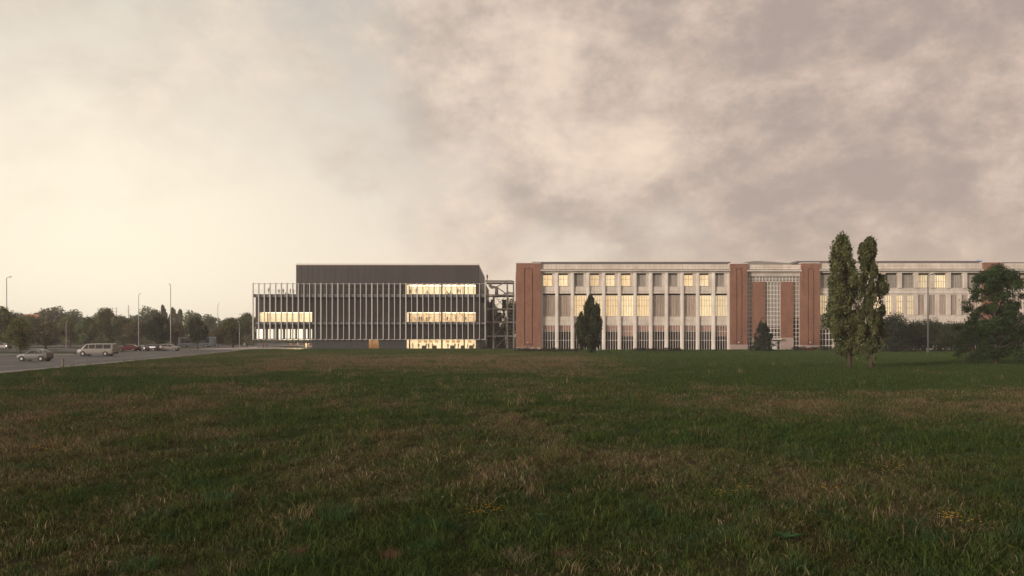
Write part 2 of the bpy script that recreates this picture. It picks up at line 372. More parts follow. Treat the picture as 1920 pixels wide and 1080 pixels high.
gx = np.concatenate([[-1500, -900, -500, -300, -200, -160], np.linspace(-140, 140, 351), [160, 200, 300, 500, 900, 1500]])
gyv = np.concatenate([[-1400, -500, -150, -60, -20], np.linspace(0, 60, 151)[:-1], np.linspace(60, 240, 181), [280, 340, 420, 600, 900, 1500]])
XX, YY = np.meshgrid(gx, gyv); ZZ = gheight(XX, YY)
nx, ny = len(gx), len(gyv)
me = bpy.data.meshes.new('ground'); me.vertices.add(nx*ny)
me.vertices.foreach_set('co', np.stack([XX, YY, ZZ], -1).astype(np.float32).ravel())
idx = np.arange(nx*ny).reshape(ny, nx)
quads = np.stack([idx[:-1, :-1], idx[:-1, 1:], idx[1:, 1:], idx[1:, :-1]], -1).reshape(-1, 4)
me.loops.add(quads.size); me.loops.foreach_set('vertex_index', quads.ravel().astype(np.int32))
me.polygons.add(len(quads)); me.polygons.foreach_set('loop_start', (np.arange(len(quads))*4).astype(np.int32))
me.update(calc_edges=True); smooth(me)
at = me.attributes.new('dry', 'FLOAT', 'POINT'); at.data.foreach_set('value', dryness(XX, YY).astype(np.float32).ravel())
GREEN0, GREEN1 = (0.022, 0.040, 0.011), (0.125, 0.178, 0.048)
DRY0, DRY1 = (0.066, 0.048, 0.026), (0.43, 0.35, 0.20)
def soil_fn(k, pos, b):
    a = k.n.new('ShaderNodeAttribute'); a.attribute_name = 'dry'
    n = k.noise(pos, 3.0, 6, 0.7); n2 = k.noise(pos, 26.0, 3, 0.6)
    gcol = k.mix(n, (0.008, 0.011, 0.004), (0.036, 0.046, 0.015)); dcol = k.mix(n, (0.018, 0.013, 0.008), (0.115, 0.086, 0.052))
    c = k.mix(a.outputs['Fac'], gcol, dcol); q = k.m('ADD', 0.5, n2); return k.v('MULTIPLY', c, k.cxyz(q, q, q))
M['soil'] = mat('soil_and_thatch', fn=soil_fn, rough=1.0, spec=0.1, bump=0.8, bscale=12)
me.materials.append(M['soil'])
tag(put('ground', me), kind='structure')

def poly_sheet(name, pts, z, m, kind='structure', parent=None):
    mb = MB(); mb.add([(x, y, z) for x, y in pts], [tuple(range(len(pts)))])
    o = mb.build(name, m, parent, origin=(0, 0, 0));
    if kind: tag(o, kind=kind)
    return o
ed = [(float(edge_x(y)), y) for y in list(np.linspace(-60, 216, 60))]
poly_sheet('car_park', [(-420, -60)]+ed+[(-72, 222.4), (-90, 222.4), (-90, 420), (-420, 420)], 0.012, M['asphalt'])
poly_sheet('plaza', [(-90, 222.4), (-56.2, 222.4), (-56.2, 330), (-90, 330)], 0.024, M['paving'])
# kerb along the lawn
mb = MB(); w = 0.35
for i in range(len(ed)-1):
    (xa, ya), (xb, yb) = ed[i], ed[i+1]; t = Vector((xb-xa, yb-ya)).normalized(); n_ = Vector((t.y, -t.x))
    c = [(xa, ya), (xb, yb), (xb+n_.x*w, yb+n_.y*w), (xa+n_.x*w, ya+n_.y*w)]
    mb.add([(p[0], p[1], 0.0) for p in c]+[(p[0], p[1], 0.13) for p in c], [(4,5,6,7),(0,1,5,4),(1,2,6,5),(2,3,7,6),(3,0,4,7)])
tag(mb.build('kerb', M['kerb'], origin=(0, 0, 0)), kind='structure')
tag(MB().box(-72.2, -56.2, 222.0, 222.35, 0, 0.13).build('kerb', M['kerb']), kind='structure')
# pale pavement inside the kerb
w = 2.2; L2 = [(x-0.05, y) for x, y in ed]; R2 = [(x-w, y) for x, y in ed]
poly_sheet('pavement', L2+R2[::-1], 0.024, M['kerb'])
# planted strips in the car park
def strip(x0, x1, y0, y1):
    tag(MB().box(x0, x1, y0, y1, 0.0, 0.13).build('kerb', M['kerb']), kind='structure')
    o = MB().box(x0+0.2, x1-0.2, y0+0.2, y1-0.2, 0.10, 0.17).build('grass_verge', M['verge']); tag(o, kind='structure')
M['verge'] = mat('verge_grass', (0.040, 0.058, 0.030), 1.0, spec=0.1, var=0.4, scale=1.2, bump=0.8, bscale=6)
strip(-230, -88, 160, 184); strip(-230, -100, 232, 262); strip(-84, -74.5, 262, 300)
for i in range(16):
    x = -118+i*2.7
    poly_sheet('bay_marking', [(x, 196), (x+0.12, 196), (x+0.12, 201), (x, 201)], 0.024, M['marking'])
for i in range(9):
    y = 60+i*11
    x = float(edge_x(y))-8.5; x2 = float(edge_x(y+4))-8.5
    poly_sheet('lane_marking', [(x, y), (x+0.15, y), (x2+0.15, y+4), (x2, y+4)], 0.024, M['marking'])

# ------------------------------------------------------------------ dark office building
YF, YW, YG = 221.6, 224.0, 224.0
dx = lambda p: px(p, YW); dz = lambda p: pz(p, YW)-pz(655, YW)
Z0, Z1, Z2, Z3, Z4, Z5, Z6, Z7 = 0.0, dz(636), dz(617), dz(604), dz(585), dz(552), dz(533), dz(495)
ob = empty('office_building', (dx(690), YW, 0), 'long dark clad office block with pale vertical fins and three lit window bands', 'building')
XL, XT, XG, XD0, XD1, XW0, XW1, XR = [dx(p) for p in (479, 555, 585, 691, 710, 762, 892, 897)]
DEP = 50.0; B = YW+0.12; RD = 8.0
mb = MB()
mb.box(XT, XR, B, B+DEP, Z6, Z7-0.3)                         # top volume
mb.box(XT, XW0, B+0.5, B+DEP, Z5, Z6); mb.box(XW0, XR, B+RD, B+DEP, Z5, Z6); mb.box(XW1, XR, B, B+RD, Z5, Z6)
mb.box(XL, XR, B, B+DEP, Z4, Z5)
mb.box(XL, dx(487), B, B+DEP, Z3, Z4); mb.box(dx(487), XG, B+RD, B+DEP, Z3, Z4); mb.box(XG, XW0, B, B+DEP, Z3, Z4)
mb.box(XW0, XR, B+RD, B+DEP, Z3, Z4); mb.box(XW1, XR, B, B+RD, Z3, Z4)
mb.box(XL, XR, B, B+DEP, Z2, Z3); mb.box(XG, XR, B, B+DEP, Z1, Z2); mb.box(XL, XG, B+0.8, B+DEP, Z1, Z2)
mb.box(XG, XD0, B, B+DEP, Z0, Z1); mb.box(XD1, XW0, B, B+DEP, Z0, Z1); mb.box(XD0, XD1, B+4, B+DEP, Z0, Z1)
mb.box(XW0, XR, B+RD, B+DEP, Z0, Z1); mb.box(XW1, XR, B, B+RD, Z0, Z1)
mb.build('wall', M['panel2'], ob)
MB().box(XT-0.1, XR+0.1, B-0.2, B+DEP+0.1, Z7-0.3, Z7+0.12).build('parapet', M['parapet'], ob)
MB().box(XL, XT, B-0.1, B+DEP, Z5, Z5+0.06).build('terrace_deck', M['paving'], ob)
# cladding panels, one object each
def panels(x0, x1, z0, z1, n, m, y=None, d=0.10):
    w = (x1-x0)/n; y = YW if y is None else y
    pm = MB().box(0.025, w-0.025, 0, d, 0.02, z1-z0-0.02).mesh('wall_panel', M[m])
    for i in range(n): put('wall_panel', pm, ob, (x0+i*w, y, z0))
panels(XT, XR, Z6, Z7-0.32, 32, 'panel')
panels(XL, XR, Z4+0.05, Z5-0.9, 39, 'panel2')
panels(XG, XR, Z1+0.05, Z3-0.7, 29, 'panel2')
panels(XL, XG, Z2+0.05, Z3-0.7, 10, 'panel2')
panels(XG, XD0, Z0, Z1, 10, 'panel3'); panels(XD1, XW0, Z0, Z1, 5, 'panel3'); panels(XW1, XR+0.3, Z0, Z1, 1, 'panel3')
panels(XG, XW0, Z3+0.02, Z4, 16, 'panel2')
# side wall on the right, seen at a slant
w = 5.0; pm = MB().box(0, 0.10, 0.03, w-0.03, 0.02, Z7-Z6-0.36).mesh('wall_panel', M['panel'])
for i in range(10): put('wall_panel', pm, ob, (XR+0.003, B+0.05+i*w, Z6))
# dim top-floor windows left of the lit band
nW = 19; w = (XW0-XT)/nW
wm = MB(); h = Z6-Z5-0.1
wm.box(0, 0.10, 0, 0.12, 0, h).box(w-0.10, w, 0, 0.12, 0, h).box(0.1, w-0.1, 0, 0.12, 0, 0.08).box(0.1, w-0.1, 0, 0.12, h-0.08, h).box(0.1, w-0.1, 0.02, 0.1, h*0.55, h*0.55+0.06)
wm = wm.mesh('window', M['plate']); gm = MB().box(0.1, w-0.1, 0.05, 0.07, 0.08, h-0.08).mesh('pane', M['glass']); cm = MB().box(0.05, w-0.05, 0.35, 0.38, 0.02, h).mesh('blind', M['dark_in'])
for i in range(nW):
    o = put('window', wm, ob, (XT+i*w, YW, Z5+0.05)); put('pane', gm, o, (XT+i*w, YW, Z5+0.05)); put('blind', cm, o, (XT+i*w, YW, Z5+0.05))
# galleries, rails and fins
XF0, XF1 = px(474.6, YF), px(909.6, YF)
def gallery(z0, z1):
    MB().box(XF0-0.1, XF1+0.1, YF+0.2, YW-0.02, z0, z1).build('gallery_floor', M['plate'], ob)
    MB().box(XR+0.12, XF1+0.1, YW, YW+36, z0, z1).build('gallery_floor', M['plate'], ob)
gallery(Z5-0.85, Z5-0.02); gallery(Z3-0.65, Z3-0.02)
def rail(z, h=0.14):
    MB().box(XF0-0.1, XF1+0.1, YF+0.20, YF+0.34, z, z+h).build('fin_rail', M['fin'], ob)
rail(dz(533)-0.05, 0.12); rail(Z1-0.12)
for zz in (Z5+0.55, Z5+1.1, Z3+0.55, Z3+1.1):
    MB().box(XF0, XF1, YF+0.42, YF+0.46, zz, zz+0.05).build('handrail', M['steel'], ob)
nF = 42; fs = (XF1-XF0)/(nF-1)
fm = MB().box(-0.13, 0.13, 0.0, 0.42, 0, dz(533)-Z1+0.35).mesh('fin', M['fin'])
fm2 = MB().box(-0.08, 0.08, 0.0, 0.42, 0, dz(533)-Z1+0.35).mesh('fin', M['fin'])
for i in range(nF):
    put('fin', fm if (i % 3 != 1 or i < 10) else fm2, ob, (XF0+i*fs, YF-0.22, Z1-0.15))
for i in range(1, 12): put('fin', fm2, ob, (XF1, YF-0.22+i*3.1, Z1-0.15))
# lit rooms
def room(x0, x1, z0, z1, nm, back='room', cols=()):
    r = MB(); d = RD-0.05; y0 = YW+0.16
    e = 0.02
    r.add([(x0+e, y0, z0+e), (x1-e, y0, z0+e), (x1-e, y0+d, z0+e), (x0+e, y0+d, z0+e), (x0+e, y0, z1-e), (x1-e, y0, z1-e), (x1-e, y0+d, z1-e), (x0+e, y0+d, z1-e)],
          [(0,1,2,3), (4,7,6,5), (1,5,6,2), (0,3,7,4)])
    r.build('room', M['room'], ob)
    MB().box(x0+e, x1-e, y0+d-0.3, y0+d-0.1, z0+0.05, z1-0.05).build('back_wall', M[back], ob)
    n = max(2, int((x1-x0)/4.2)); w = (x1-x0)/n
    cm = MB().box(0.35, w-0.35, 0.5, d-0.8, -0.08, -0.04).mesh('ceiling_light', M['ceil_l'])
    for i in range(n): put('ceiling_light', cm, ob, (x0+i*w, y0, z1-0.05))
    n = max(2, int(round((x1-x0)/3.0))); w = (x1-x0)/n; h = z1-z0-0.06
    fr = MB().box(0, 0.05, 0, 0.08, 0, h).box(0.05, w, 0, 0.08, 0, 0.06).box(0.05, w, 0, 0.08, h-0.06, h).mesh('window', M['plate'])
    gl = MB().box(0.05, w, 0.03, 0.045, 0.06, h-0.06).mesh('pane', M['glass_clear'])
    for i in range(n):
        o = put('window', fr, ob, (x0+i*w, YW+0.03, z0+0.03)); put('pane', gl, o, (x0+i*w, YW+0.03, z0+0.03))
    for c, wd, m_ in cols:
        MB().box(dx(c)-wd/2, dx(c)+wd/2, y0+0.6, y0+0.6+wd, z0+0.03, z1-0.05).build('column', M[m_], ob)
room(XW0, XW1, Z5, Z6-0.02, 'top', 'room', [(766.5, 0.25, 'panel2'), (828, 0.35, 'panel2'), (870, 0.3, 'panel2')])
room(XW0, XW1, Z3, Z4, 'mid', 'art', [(767, 0.35, 'panel2'), (828, 0.35, 'panel2'), (870, 0.3, 'panel2')])
room(XW0, XW1, Z0+0.02, Z1, 'low', 'room', [(767, 0.35, 'panel2'), (828, 0.4, 'panel2'), (870, 0.35, 'panel2')])
room(dx(487), XG, Z3, Z4, 'left', 'room', [(500, 0.3, 'room_wood'), (560, 0.3, 'room')])
# things in the ground floor hall: hanging screens
for c in (785, 796, 806, 817, 838, 849, 858, 880):
    x = dx(c); o = MB().box(x-0.5, x+0.5, YW+2.6, YW+2.68, Z1-0.95, Z1-0.35).build('hanging_screen', M['room_wood'], ob)
for c in (792, 812, 846, 866, 882):
    x = dx(c); MB().box(x-0.6, x+0.6, YW+4, YW+4.6, Z0+0.05, Z0+1.05).build('display_counter', M['panel2'], ob)
# the doorway
y0 = YW+0.16
r = MB().box(XD0, XD1, y0, y0+3.7, Z0, Z0+0.03).box(XD0, XD0+0.05, y0, y0+3.7, Z0+0.03, Z1).box(XD1-0.05, XD1, y0, y0+3.7, Z0+0.03, Z1).box(XD0+0.05, XD1-0.05, y0+3.6, y0+3.7, Z0+0.03, Z1)
r.build('entrance_hall', M['room_wood'], ob)
MB().box(XD0+0.3, XD1-0.3, y0+0.4, y0+3.3, Z1-0.1, Z1-0.04).build('ceiling_light', M['ceil_l'], ob)
dr = MB().box(XD0+0.85, XD0+0.95, y0+0.2, y0+0.3, 0.03, Z1-0.12).box(XD1-0.12, XD1-0.06, y0+0.2, y0+0.3, 0.03, Z1-0.12).box(XD0+0.95, XD1-0.12, y0+0.2, y0+0.3, Z1-0.24, Z1-0.14)
o = dr.build('door', M['steel'], ob); MB().box(XD0+0.95, XD1-0.12, y0+0.24, y0+0.26, 0.04, Z1-0.24).build('pane', M['glass_clear'], o)
# backlit glass level over the undercroft and the lights below it
for a, b_ in ((480.7, 484.6), (486, 491.8), (494.5, 497), (502, 512), (514.5, 517), (522, 525), (527, 530), (534, 536.5), (538, 542.5), (545, 553), (556.6, 567), (573, 576), (582.3, 584.6)):
    MB().box(dx(a), dx(b_), YW+0.3, YW+0.36, Z1+0.15, Z2).build('glass_panel', M['backlit'], ob)
MB().box(XL, XG, YW, YW+20, Z1-0.12, Z1).build('soffit', M['panel3'], ob)
for i in range(4):
    x = XG-2.0-i*2.3; MB().box(x-0.8, x+0.8, YW+1.2, YW+12, Z1-0.16, Z1-0.13).build('soffit_light', M['soffit_l'], ob)

# ------------------------------------------------------------------ steel structure between the buildings
YS = 226.0
sx = lambda p: px(p, YS); sz = lambda p: pz(p, YS)
st = empty('steel_frame', (sx(937), YS, 0), 'open steel pipe and stair frame standing between the dark block and the brick hall', 'steel frame')
DP = 9.0
for p, t in ((925, 526), (951, 526), (963, 527)):
    for yy in (0, DP):
        MB().box(sx(p)-0.2, sx(p)+0.2, YS+yy, YS+yy+0.35, 0, sz(t if p != 925 else 553)).build('post', M['steel'], st)
MB().box(sx(910), sx(963)-0.22, YS-0.25, YS+0.15, sz(529), sz(525.5)).build('beam', M['steel'], st)
MB().box(sx(910), sx(963), YS+DP, YS+DP+0.3, sz(529), sz(525.5)).build('beam', M['steel'], st)
for p in (553, 579, 604, 630):
    for yy in (-0.22, DP-0.2):
        MB().box(sx(912), sx(965), YS+yy, YS+yy+0.2, sz(p)-0.2, sz(p)+0.15).build('beam', M['steel'], st)
    MB().box(sx(927), sx(963), YS+0.1, YS+DP-0.3, sz(p)-0.05, sz(p)+0.05).build('platform', M['steel_dk'], st)
def br(a, b, yy=0.1, w=0.16): MB().bar((sx(a[0]), YS+yy, sz(a[1])), (sx(b[0]), YS+yy, sz(b[1])), w).build('brace', M['steel'], st)
br((931, 538), (951, 527), w=0.3); br((931, 538), (951, 552), w=0.3); br((944, 552), (955, 547), w=0.3)
MB().box(sx(951), sx(963), YS-0.2, YS+0.2, sz(551), sz(548)).build('beam', M['steel'], st)
for k, (a, b_) in enumerate(((553, 579), (579, 604), (604, 630), (630, 655))):
    br((926, b_), (950, a) if k % 2 else (950, a), 0.3, 0.12); br((926, a), (950, b_), DP-0.3, 0.12)
    for q in range(7):                                     # stair flight
        f = q/7; z0 = sz(b_)+(sz(a)-sz(b_))*f; x0 = sx(928)+(sx(948)-sx(928))*(f if k % 2 else 1-f)
        MB().box(x0, x0+0.45, YS+3, YS+4.4, z0, z0+0.08).build('stair_tread', M['steel'], st)
    for q in range(1, 4):
        MB().box(sx(952), sx(962), YS+0.05, YS+0.12, sz(b_)+q*0.95, sz(b_)+q*0.95+0.07).build('guard_rail', M['steel'], st)
MB().tube([(sx(918.5), YS+1, sz(531)), (sx(919), YS+1, sz(535)), (sx(922), YS+1, sz(538)), (sx(931), YS+1, sz(538.5)), (sx(931), YS+1, sz(553))], [0.45, 0.45, 0.5, 0.5, 0.5], 10).build('exhaust_duct', M['duct'], st, sm=True)
for p, a, b_, r_ in ((916, 565, 645, 0.5), (921.5, 560, 620, 0.35)):
    MB().tube([(sx(p), YS+5, sz(b_)), (sx(p), YS+5, sz(a))], [r_, r_], 10).build('pipe', M['steel_dk'], st, sm=True)
for (a, b_, c, d_) in ((928, 946, 612, 654), (953, 962, 585, 654), (930, 940, 585, 602), (912, 922, 640, 655), (941, 949, 560, 577)):
    MB().box(sx(a), sx(b_), YS+5.2, YS+8, max(0, sz(d_)), sz(c)).build('machine_housing', M['steel_dk'], st)
for a, z_ in ((934, 610), (939, 611), (944, 610), (956, 612)):
    MB().tube([(sx(a), YS+4.4, sz(z_+6)), (sx(a), YS+4.4, sz(z_-3)), (sx(a+2), YS+4.4, sz(z_-4))], [0.25, 0.25, 0.2], 8).build('vent_pipe', M['duct'], st, sm=True)

# ------------------------------------------------------------------ brick factory building
YB = 207.0
bx = lambda p: px(p, YB); bz = lambda p: pz(p, YB)
fb = empty('factory_building', (bx(1420), YB, 0), 'long three storey factory of brick pylons and cream concrete bays with some lit windows', 'building')
core = MB()
core.box(bx(968)+0.05, bx(2020), YB+1.9, YB+45, 0, bz(497))
core.build('wall', M['dark_in'], fb)
MB().box(bx(968)+0.02, bx(968)+3.2, YB+3.02, YB+44, 0, bz(496)).build('side_wall', M['brick'], fb)
def pylon(p0, p1, top, gl, gr, gt=504, gb=647, pl=651, prj=0.75, deep=4.0):
    x0, x1 = bx(p0), bx(p1); a, b_ = bx(gl), bx(gr); t, u = bz(gt), bz(gb); y = YB-prj; z1 = bz(top); zp = bz(pl)
    m_ = MB(); m_.box(x0, x1, y+0.30, YB+deep-1, zp, z1)          # body
    gw = 0.20
    m_.box(x0, a, y, y+0.30, zp, z1).box(b_, x1, y, y+0.30, zp, z1).box(a, b_, y, y+0.30, t, z1).box(a, b_, y, y+0.30, zp, u)
    m_.box(a+gw, b_-gw, y+0.06, y+0.30, u+gw, t-gw)
    o = m_.build('pylon', M['brick'], fb)
    MB().box(x0-0.06, x1+0.06, y-0.10, YB+deep-1.01, 0, zp).build('plinth', M['plinth'], fb)
    MB().box(x0-0.05, x1+0.05, y-0.05, YB+deep-1, z1, z1+0.16).build('coping', M['parapet'], fb)
    xc = bx(p0)*0.52+bx(p1)*0.48
    MB().tube([(xc, y-0.02, bz(642)), (xc, y-0.28, bz(642)), (xc, y-0.30, bz(641.2))], [0.16, 0.16, 0.10], 8).build('wall_lamp', M['white'], fb)
    MB().box(a+0.3, b_-0.3, y-0.03, y-0.002, bz(647.2), bz(645.6)).build('vent_grille', M['steel_dk'], fb)
pylon(968, 1013.5, 494, 983, 999)
pylon(1368, 1400, 495, 1379.5, 1390.5, pl=646)
pylon(1501, 1535, 494, 1513, 1524.5, pl=647)
pylon(1841, 1876, 492.5, 1853, 1864)
def cornice(p0, p1, d=0.0, step=29.3, top=495.0):
    y = YB-0.15
    n = max(1, int(round((p1-p0)/step))); w = (bx(p1)-bx(p0))/n
    zt, zb = bz(top+0.5+d), bz(504.5+d)
    cm = MB().box(0.02, w-0.02, 0, 1.7, 0, (zt-zb)*0.42).box(0.02, w-0.02, 0.06, 1.7, (zt-zb)*0.45, zt-zb).mesh('cornice_panel', M['cream'])
    for i in range(n): put('cornice_panel', cm, fb, (bx(p0)+i*w, y, zb))
    MB().box(bx(p0)+0.01, bx(p1)-0.01, y+0.9, YB+1.9, bz(506+d), zb).build('shadow_gap', M['roof'], fb)
    zc_, zd = bz(506+d), bz(509.6+d)
    m_ = MB(); m_.add([(bx(p0), y+0.3, zd), (bx(p1), y+0.3, zd), (bx(p1), y-0.75, zd+0.16), (bx(p0), y-0.75, zd+0.16), (bx(p0), y+0.3, zc_), (bx(p1), y+0.3, zc_), (bx(p1), y-0.85, zc_), (bx(p0), y-0.85, zc_)],
          [(0,1,2,3), (4,7,6,5), (3,2,6,7), (0,3,7,4), (1,5,6,2), (0,4,5,1)])
    m_.build('cornice_moulding', M['mould'], fb)
    MB().box(bx(p0)+0.01, bx(p1)-0.01, y+0.3, YB+1.9, bz(512+d), zd).build('lintel', M['cream'], fb)
cornice(1013.5, 1368); cornice(1400, 1501, 0.8, 33); cornice(1535, 1841, -0.5, 30.8, 493.5); cornice(1876, 2000, -0.5, 31, 493.5)
# roofs
def roof(p0, p1, t, b_, m_='roof'): MB().box(bx(p0), bx(p1), YB+1.0, YB+44, bz(b_), bz(t)).build('roof', M[m_], fb)
roof(998, 1372, 490.2, 494.6); roof(1496, 1846, 488.6, 493); roof(1862, 2010, 491, 494)
m_ = MB(); n = 16
for i in range(n):
    a, b_ = i/n, (i+1)/n; xa, xb = bx(1397)+(bx(1487)-bx(1397))*a, bx(1397)+(bx(1487)-bx(1397))*b_
    za, zb = bz(494)+(bz(488.6)-bz(494))*math.sin(math.pi*min(a*1.2+0.15, 0.5+a*0.42)), bz(494)+(bz(488.6)-bz(494))*math.sin(math.pi*min(b_*1.2+0.15, 0.5+b_*0.42))
    m_.add([(xa, YB+1.2, bz(495.5)), (xb, YB+1.2, bz(495.5)), (xb, YB+1.2, zb), (xa, YB+1.2, za), (xa, YB+30, bz(495.5)), (xb, YB+30, bz(495.5)), (xb, YB+30, zb), (xa, YB+30, za)],
           [(0,1,2,3), (4,7,6,5), (3,2,6,7)])
m_.build('curved_roof', M['duct'], fb)
# window prototypes ---------------------------------------------------
M['frame_g'] = mat('warm_grey_window_frame', (0.44, 0.40, 0.35), 0.5, var=0.05)
def grid_frame(w, h, cols, rows, t=0.07, d=0.10, edge=0.09, m_='frame_w'):
    f_ = MB(); f_.box(0, edge, 0, d, 0, h).box(w-edge, w, 0, d, 0, h).box(edge, w-edge, 0, d, 0, edge).box(edge, w-edge, 0, d, h-edge, h)
    for c in cols: f_.box(c*w-t/2, c*w+t/2, 0.01, d-0.01, edge, h-edge)
    for r_ in rows: f_.box(edge, w-edge, 0.003, d-0.003, r_*h-t/2, r_*h+t/2)
    return f_.mesh('window', M[m_])
def wproto(w, h, cols, rows, t=0.07, m_='frame_w'):
    return dict(w=w, h=h, f=grid_frame(w, h, cols, rows, t, m_=m_), g=MB().box(0.05, w-0.05, 0.045, 0.06, 0.05, h-0.05).mesh('pane', M['glass']))
bl_cache = {}
def window(pr, x, z, blind, y=YB+0.95, drop=0.0):
    o = put('window', pr['f'], fb, (x, y, z)); put('pane', pr['g'], o, (x, y, z))
    if blind:
        k = (id(pr), blind, drop)
        if k not in bl_cache: bl_cache[k] = MB().box(0.03, pr['w']-0.03, 0.13, 0.16, 0.03+drop*pr['h'], pr['h']-0.03).mesh('blind', M[blind])
        put('blind', bl_cache[k], o, (x, y, z))
    return o
S1 = F/YB
tw = wproto(17.5/S1, 21.5/S1, [0.5], [0.62], 0.08, 'frame_g')
mw = wproto(23.6/S1, 40/S1, [0.2, 0.4, 0.6, 0.8], [0.5, 0.77], 0.08, 'frame_g')
gw_ = wproto(23.6/S1, 46.5/S1, [0.2, 0.4, 0.6, 0.8], [0.40, 0.765], 0.085)
n = 12; p0 = 1015.0; step = (1368-p0)/n
pil = MB().box(-2.9/S1, 2.9/S1, 0, 1.2, 0, bz(511.5)).mesh('pilaster', M['mould'])
pil2 = MB().box(-1.6/S1, 1.6/S1, -0.12, 0, 0, bz(511.5)).mesh('pilaster_rib', M['mould'])
sp1 = MB().box(0, 23.5/S1, 0, 0.9, 0, 8.5/S1).mesh('spandrel', M['cream'])
sp1b = MB().box(0, 23.5/S1, -0.10, 0.9, 0, 4.2/S1).mesh('sill_band', M['cream'])
sp2 = MB().box(0, 23.5/S1, 0, 0.9, 0, 8.2/S1).box(0, 23.5/S1, 0.05, 0.9, 8.4/S1, 16.3/S1).mesh('spandrel', M['cream'])
jam = MB().box(0, 5.6/S1, 0, 0.9, 0, 24.5/S1).mesh('jamb', M['cream'])
topl = [1,1,0,1,1,1,0,0,0,1,1,0]; midl = [0,0,1,1,1,1,1,0,0,0,1,1]
for i in range(n+1):
    if 0 < i < n:
        o = put('pilaster', pil, fb, (bx(p0+i*step), YB, 0)); put('rib', pil2, o, (bx(p0+i*step), YB, 0))
    if i == n: break
    xl = bx(p0+i*step+2.9)
    if i == 0: xl = bx(p0+2.9)
    for q, (xx) in enumerate((xl, )):
        put('spandrel', sp1, fb, (xx, YB+0.35, bz(545.6))); put('sill_band', sp1b, fb, (xx, YB+0.35, bz(550.2))); 
        put('spandrel', sp2, fb, (xx, YB+0.35, bz(609.8)))
        put('jamb', jam, fb, (xx+18/S1, YB+0.40, bz(536.8)))
        window(tw, xx+0.3/S1, bz(536.6), 'lit_pale' if topl[i] and i in (1, 4, 10) else ('lit' if topl[i] else 'blind_grey'), YB+0.55)
        window(mw, xx, bz(593.3), ('lit' if i not in (3, 5, 10, 11) else 'lit_pale') if midl[i] else 'curtain', YB+0.55)
        window(gw_, xx, bz(656.6)+0.0, 'curtain_pink', YB+0.55, 0.78 if i not in (5, 11) else 0.55)
# end strips of the first wing
MB().box(bx(1013.5), bx(1017.9), YB+0.05, YB+1.3, 0, bz(511.5)).build('pilaster', M['mould'], fb)
MB().box(bx(1365.2), bx(1368), YB+0.05, YB+1.3, 0, bz(511.5)).build('pilaster', M['mould'], fb)
MB().box(bx(1013.5), bx(1368), YB-0.12, YB+1.5, -0.05, 0.14).build('base_course', M['mould'], fb)
# right wing
tw2 = wproto(22/S1, 24.5/S1, [0.2, 0.4, 0.6, 0.8], [0.5], 0.10, 'frame_g')
mw2 = wproto(12.6/S1, 37.5/S1, [0.36, 0.68], [0.35, 0.68], 0.12, 'frame_g')
gw2 = wproto(24/S1, 45/S1, [0.25, 0.5, 0.75], [0.2, 0.45, 0.7], 0.16)
def wing(pa, nb, st_, tl, ml, gl_on=True):
    xa = pa; pb = pa+nb*st_
    MB().box(bx(xa)+0.01, bx(pb)-0.01, YB+0.45, YB+1.5, bz(552.6), bz(539.9)).build('spandrel', M['cream'], fb)
    MB().box(bx(xa)+0.01, bx(pb)-0.01, YB+0.45, YB+1.5, bz(610), bz(590.6)).build('spandrel', M['cream'], fb)
    MB().box(bx(xa)+0.01, bx(pb)-0.01, YB+0.25, YB+0.44, bz(549.5), bz(546.5)).build('sill_band', M['mould'], fb)
    for i in range(nb+1):
        x = bx(xa+i*st_)
        MB().box(x-3.4/S1, x+3.4/S1, YB, YB+1.3, bz(539.9), bz(511)).build('pilaster', M['cream'], fb)
        MB().box(x-2.6/S1, x+2.6/S1, YB, YB+1.3, 0, bz(610)).build('pilaster', M['cream'], fb)
        if i < nb:
            xx = bx(xa+i*st_+st_/2)-11/S1
            window(tw2, xx, bz(539.6), 'lit_pale' if i in tl else 'blind_grey', YB+0.55)
            window(gw2, bx(xa+i*st_+st_/2)-12/S1, 0.0, 'curtain', YB+0.62, 0.85)
    k = int(nb*st_/20.4)
    for j in range(k):
        c = xa+20+(j-0.0)*20.4 if False else xa+j*20.4+ (20.4*0.5+ (nb*st_-k*20.4)/2)
        window(mw2, bx(c)-6.3/S1, bz(590.4), 'lit_pale' if j in ml else 'curtain', YB+0.55)
        MB().box(bx(c)+6.4/S1, bx(c)+14.0/S1, YB+(0.2 if j % 3 != 1 else 0.4), YB+1.4, bz(590.5), bz(552.7)).build('pier', M['cream'], fb)
    MB().box(bx(xa), bx(xa+ (nb*st_-k*20.4)/2+3.8), YB+0.3, YB+1.4, bz(590.5), bz(552.7)).build('pier', M['cream'], fb)
wing(1535, 10, 30.6, (6, 7), (0, 5, 6, 7, 8)); wing(1877, 4, 30.6, (), ())
# entrance bay: glazed grid, brick piers
MB().box(bx(1400)+0.01, bx(1501)-0.01, YB+0.30, YB+1.5, bz(517.5), bz(512.9)).build('head_band', M['cream'], fb)
def gridwall(pa, pb, ta, tb, y, nc, nr, drop):
    w, h = bx(pb)-bx(pa), bz(ta)-bz(tb); 
    pr = dict(w=w, h=h, f=grid_frame(w, h, [i/nc for i in range(1, nc)], [i/nr for i in range(1, nr)], 0.15), g=MB().box(0.05, w-0.05, 0.045, 0.06, 0.05, h-0.05).mesh('pane', M['glass']))
    o = put('window', pr['f'], fb, (bx(pa), y, bz(tb))); put('pane', pr['g'], o, (bx(pa), y, bz(tb)))
    if drop < 1: MB().box(bx(pa)+0.03, bx(pb)-0.03, y+0.3, y+0.33, bz(tb)+drop*h, bz(ta)-0.03).build('blind', M['blind_grey'], o)
gridwall(1400.3, 1500.7, 518, 527.5, YB+0.7, 16, 2, 0)
gridwall(1400.3, 1411.9, 528, 655.6, YB+0.7, 2, 16, 0.47)
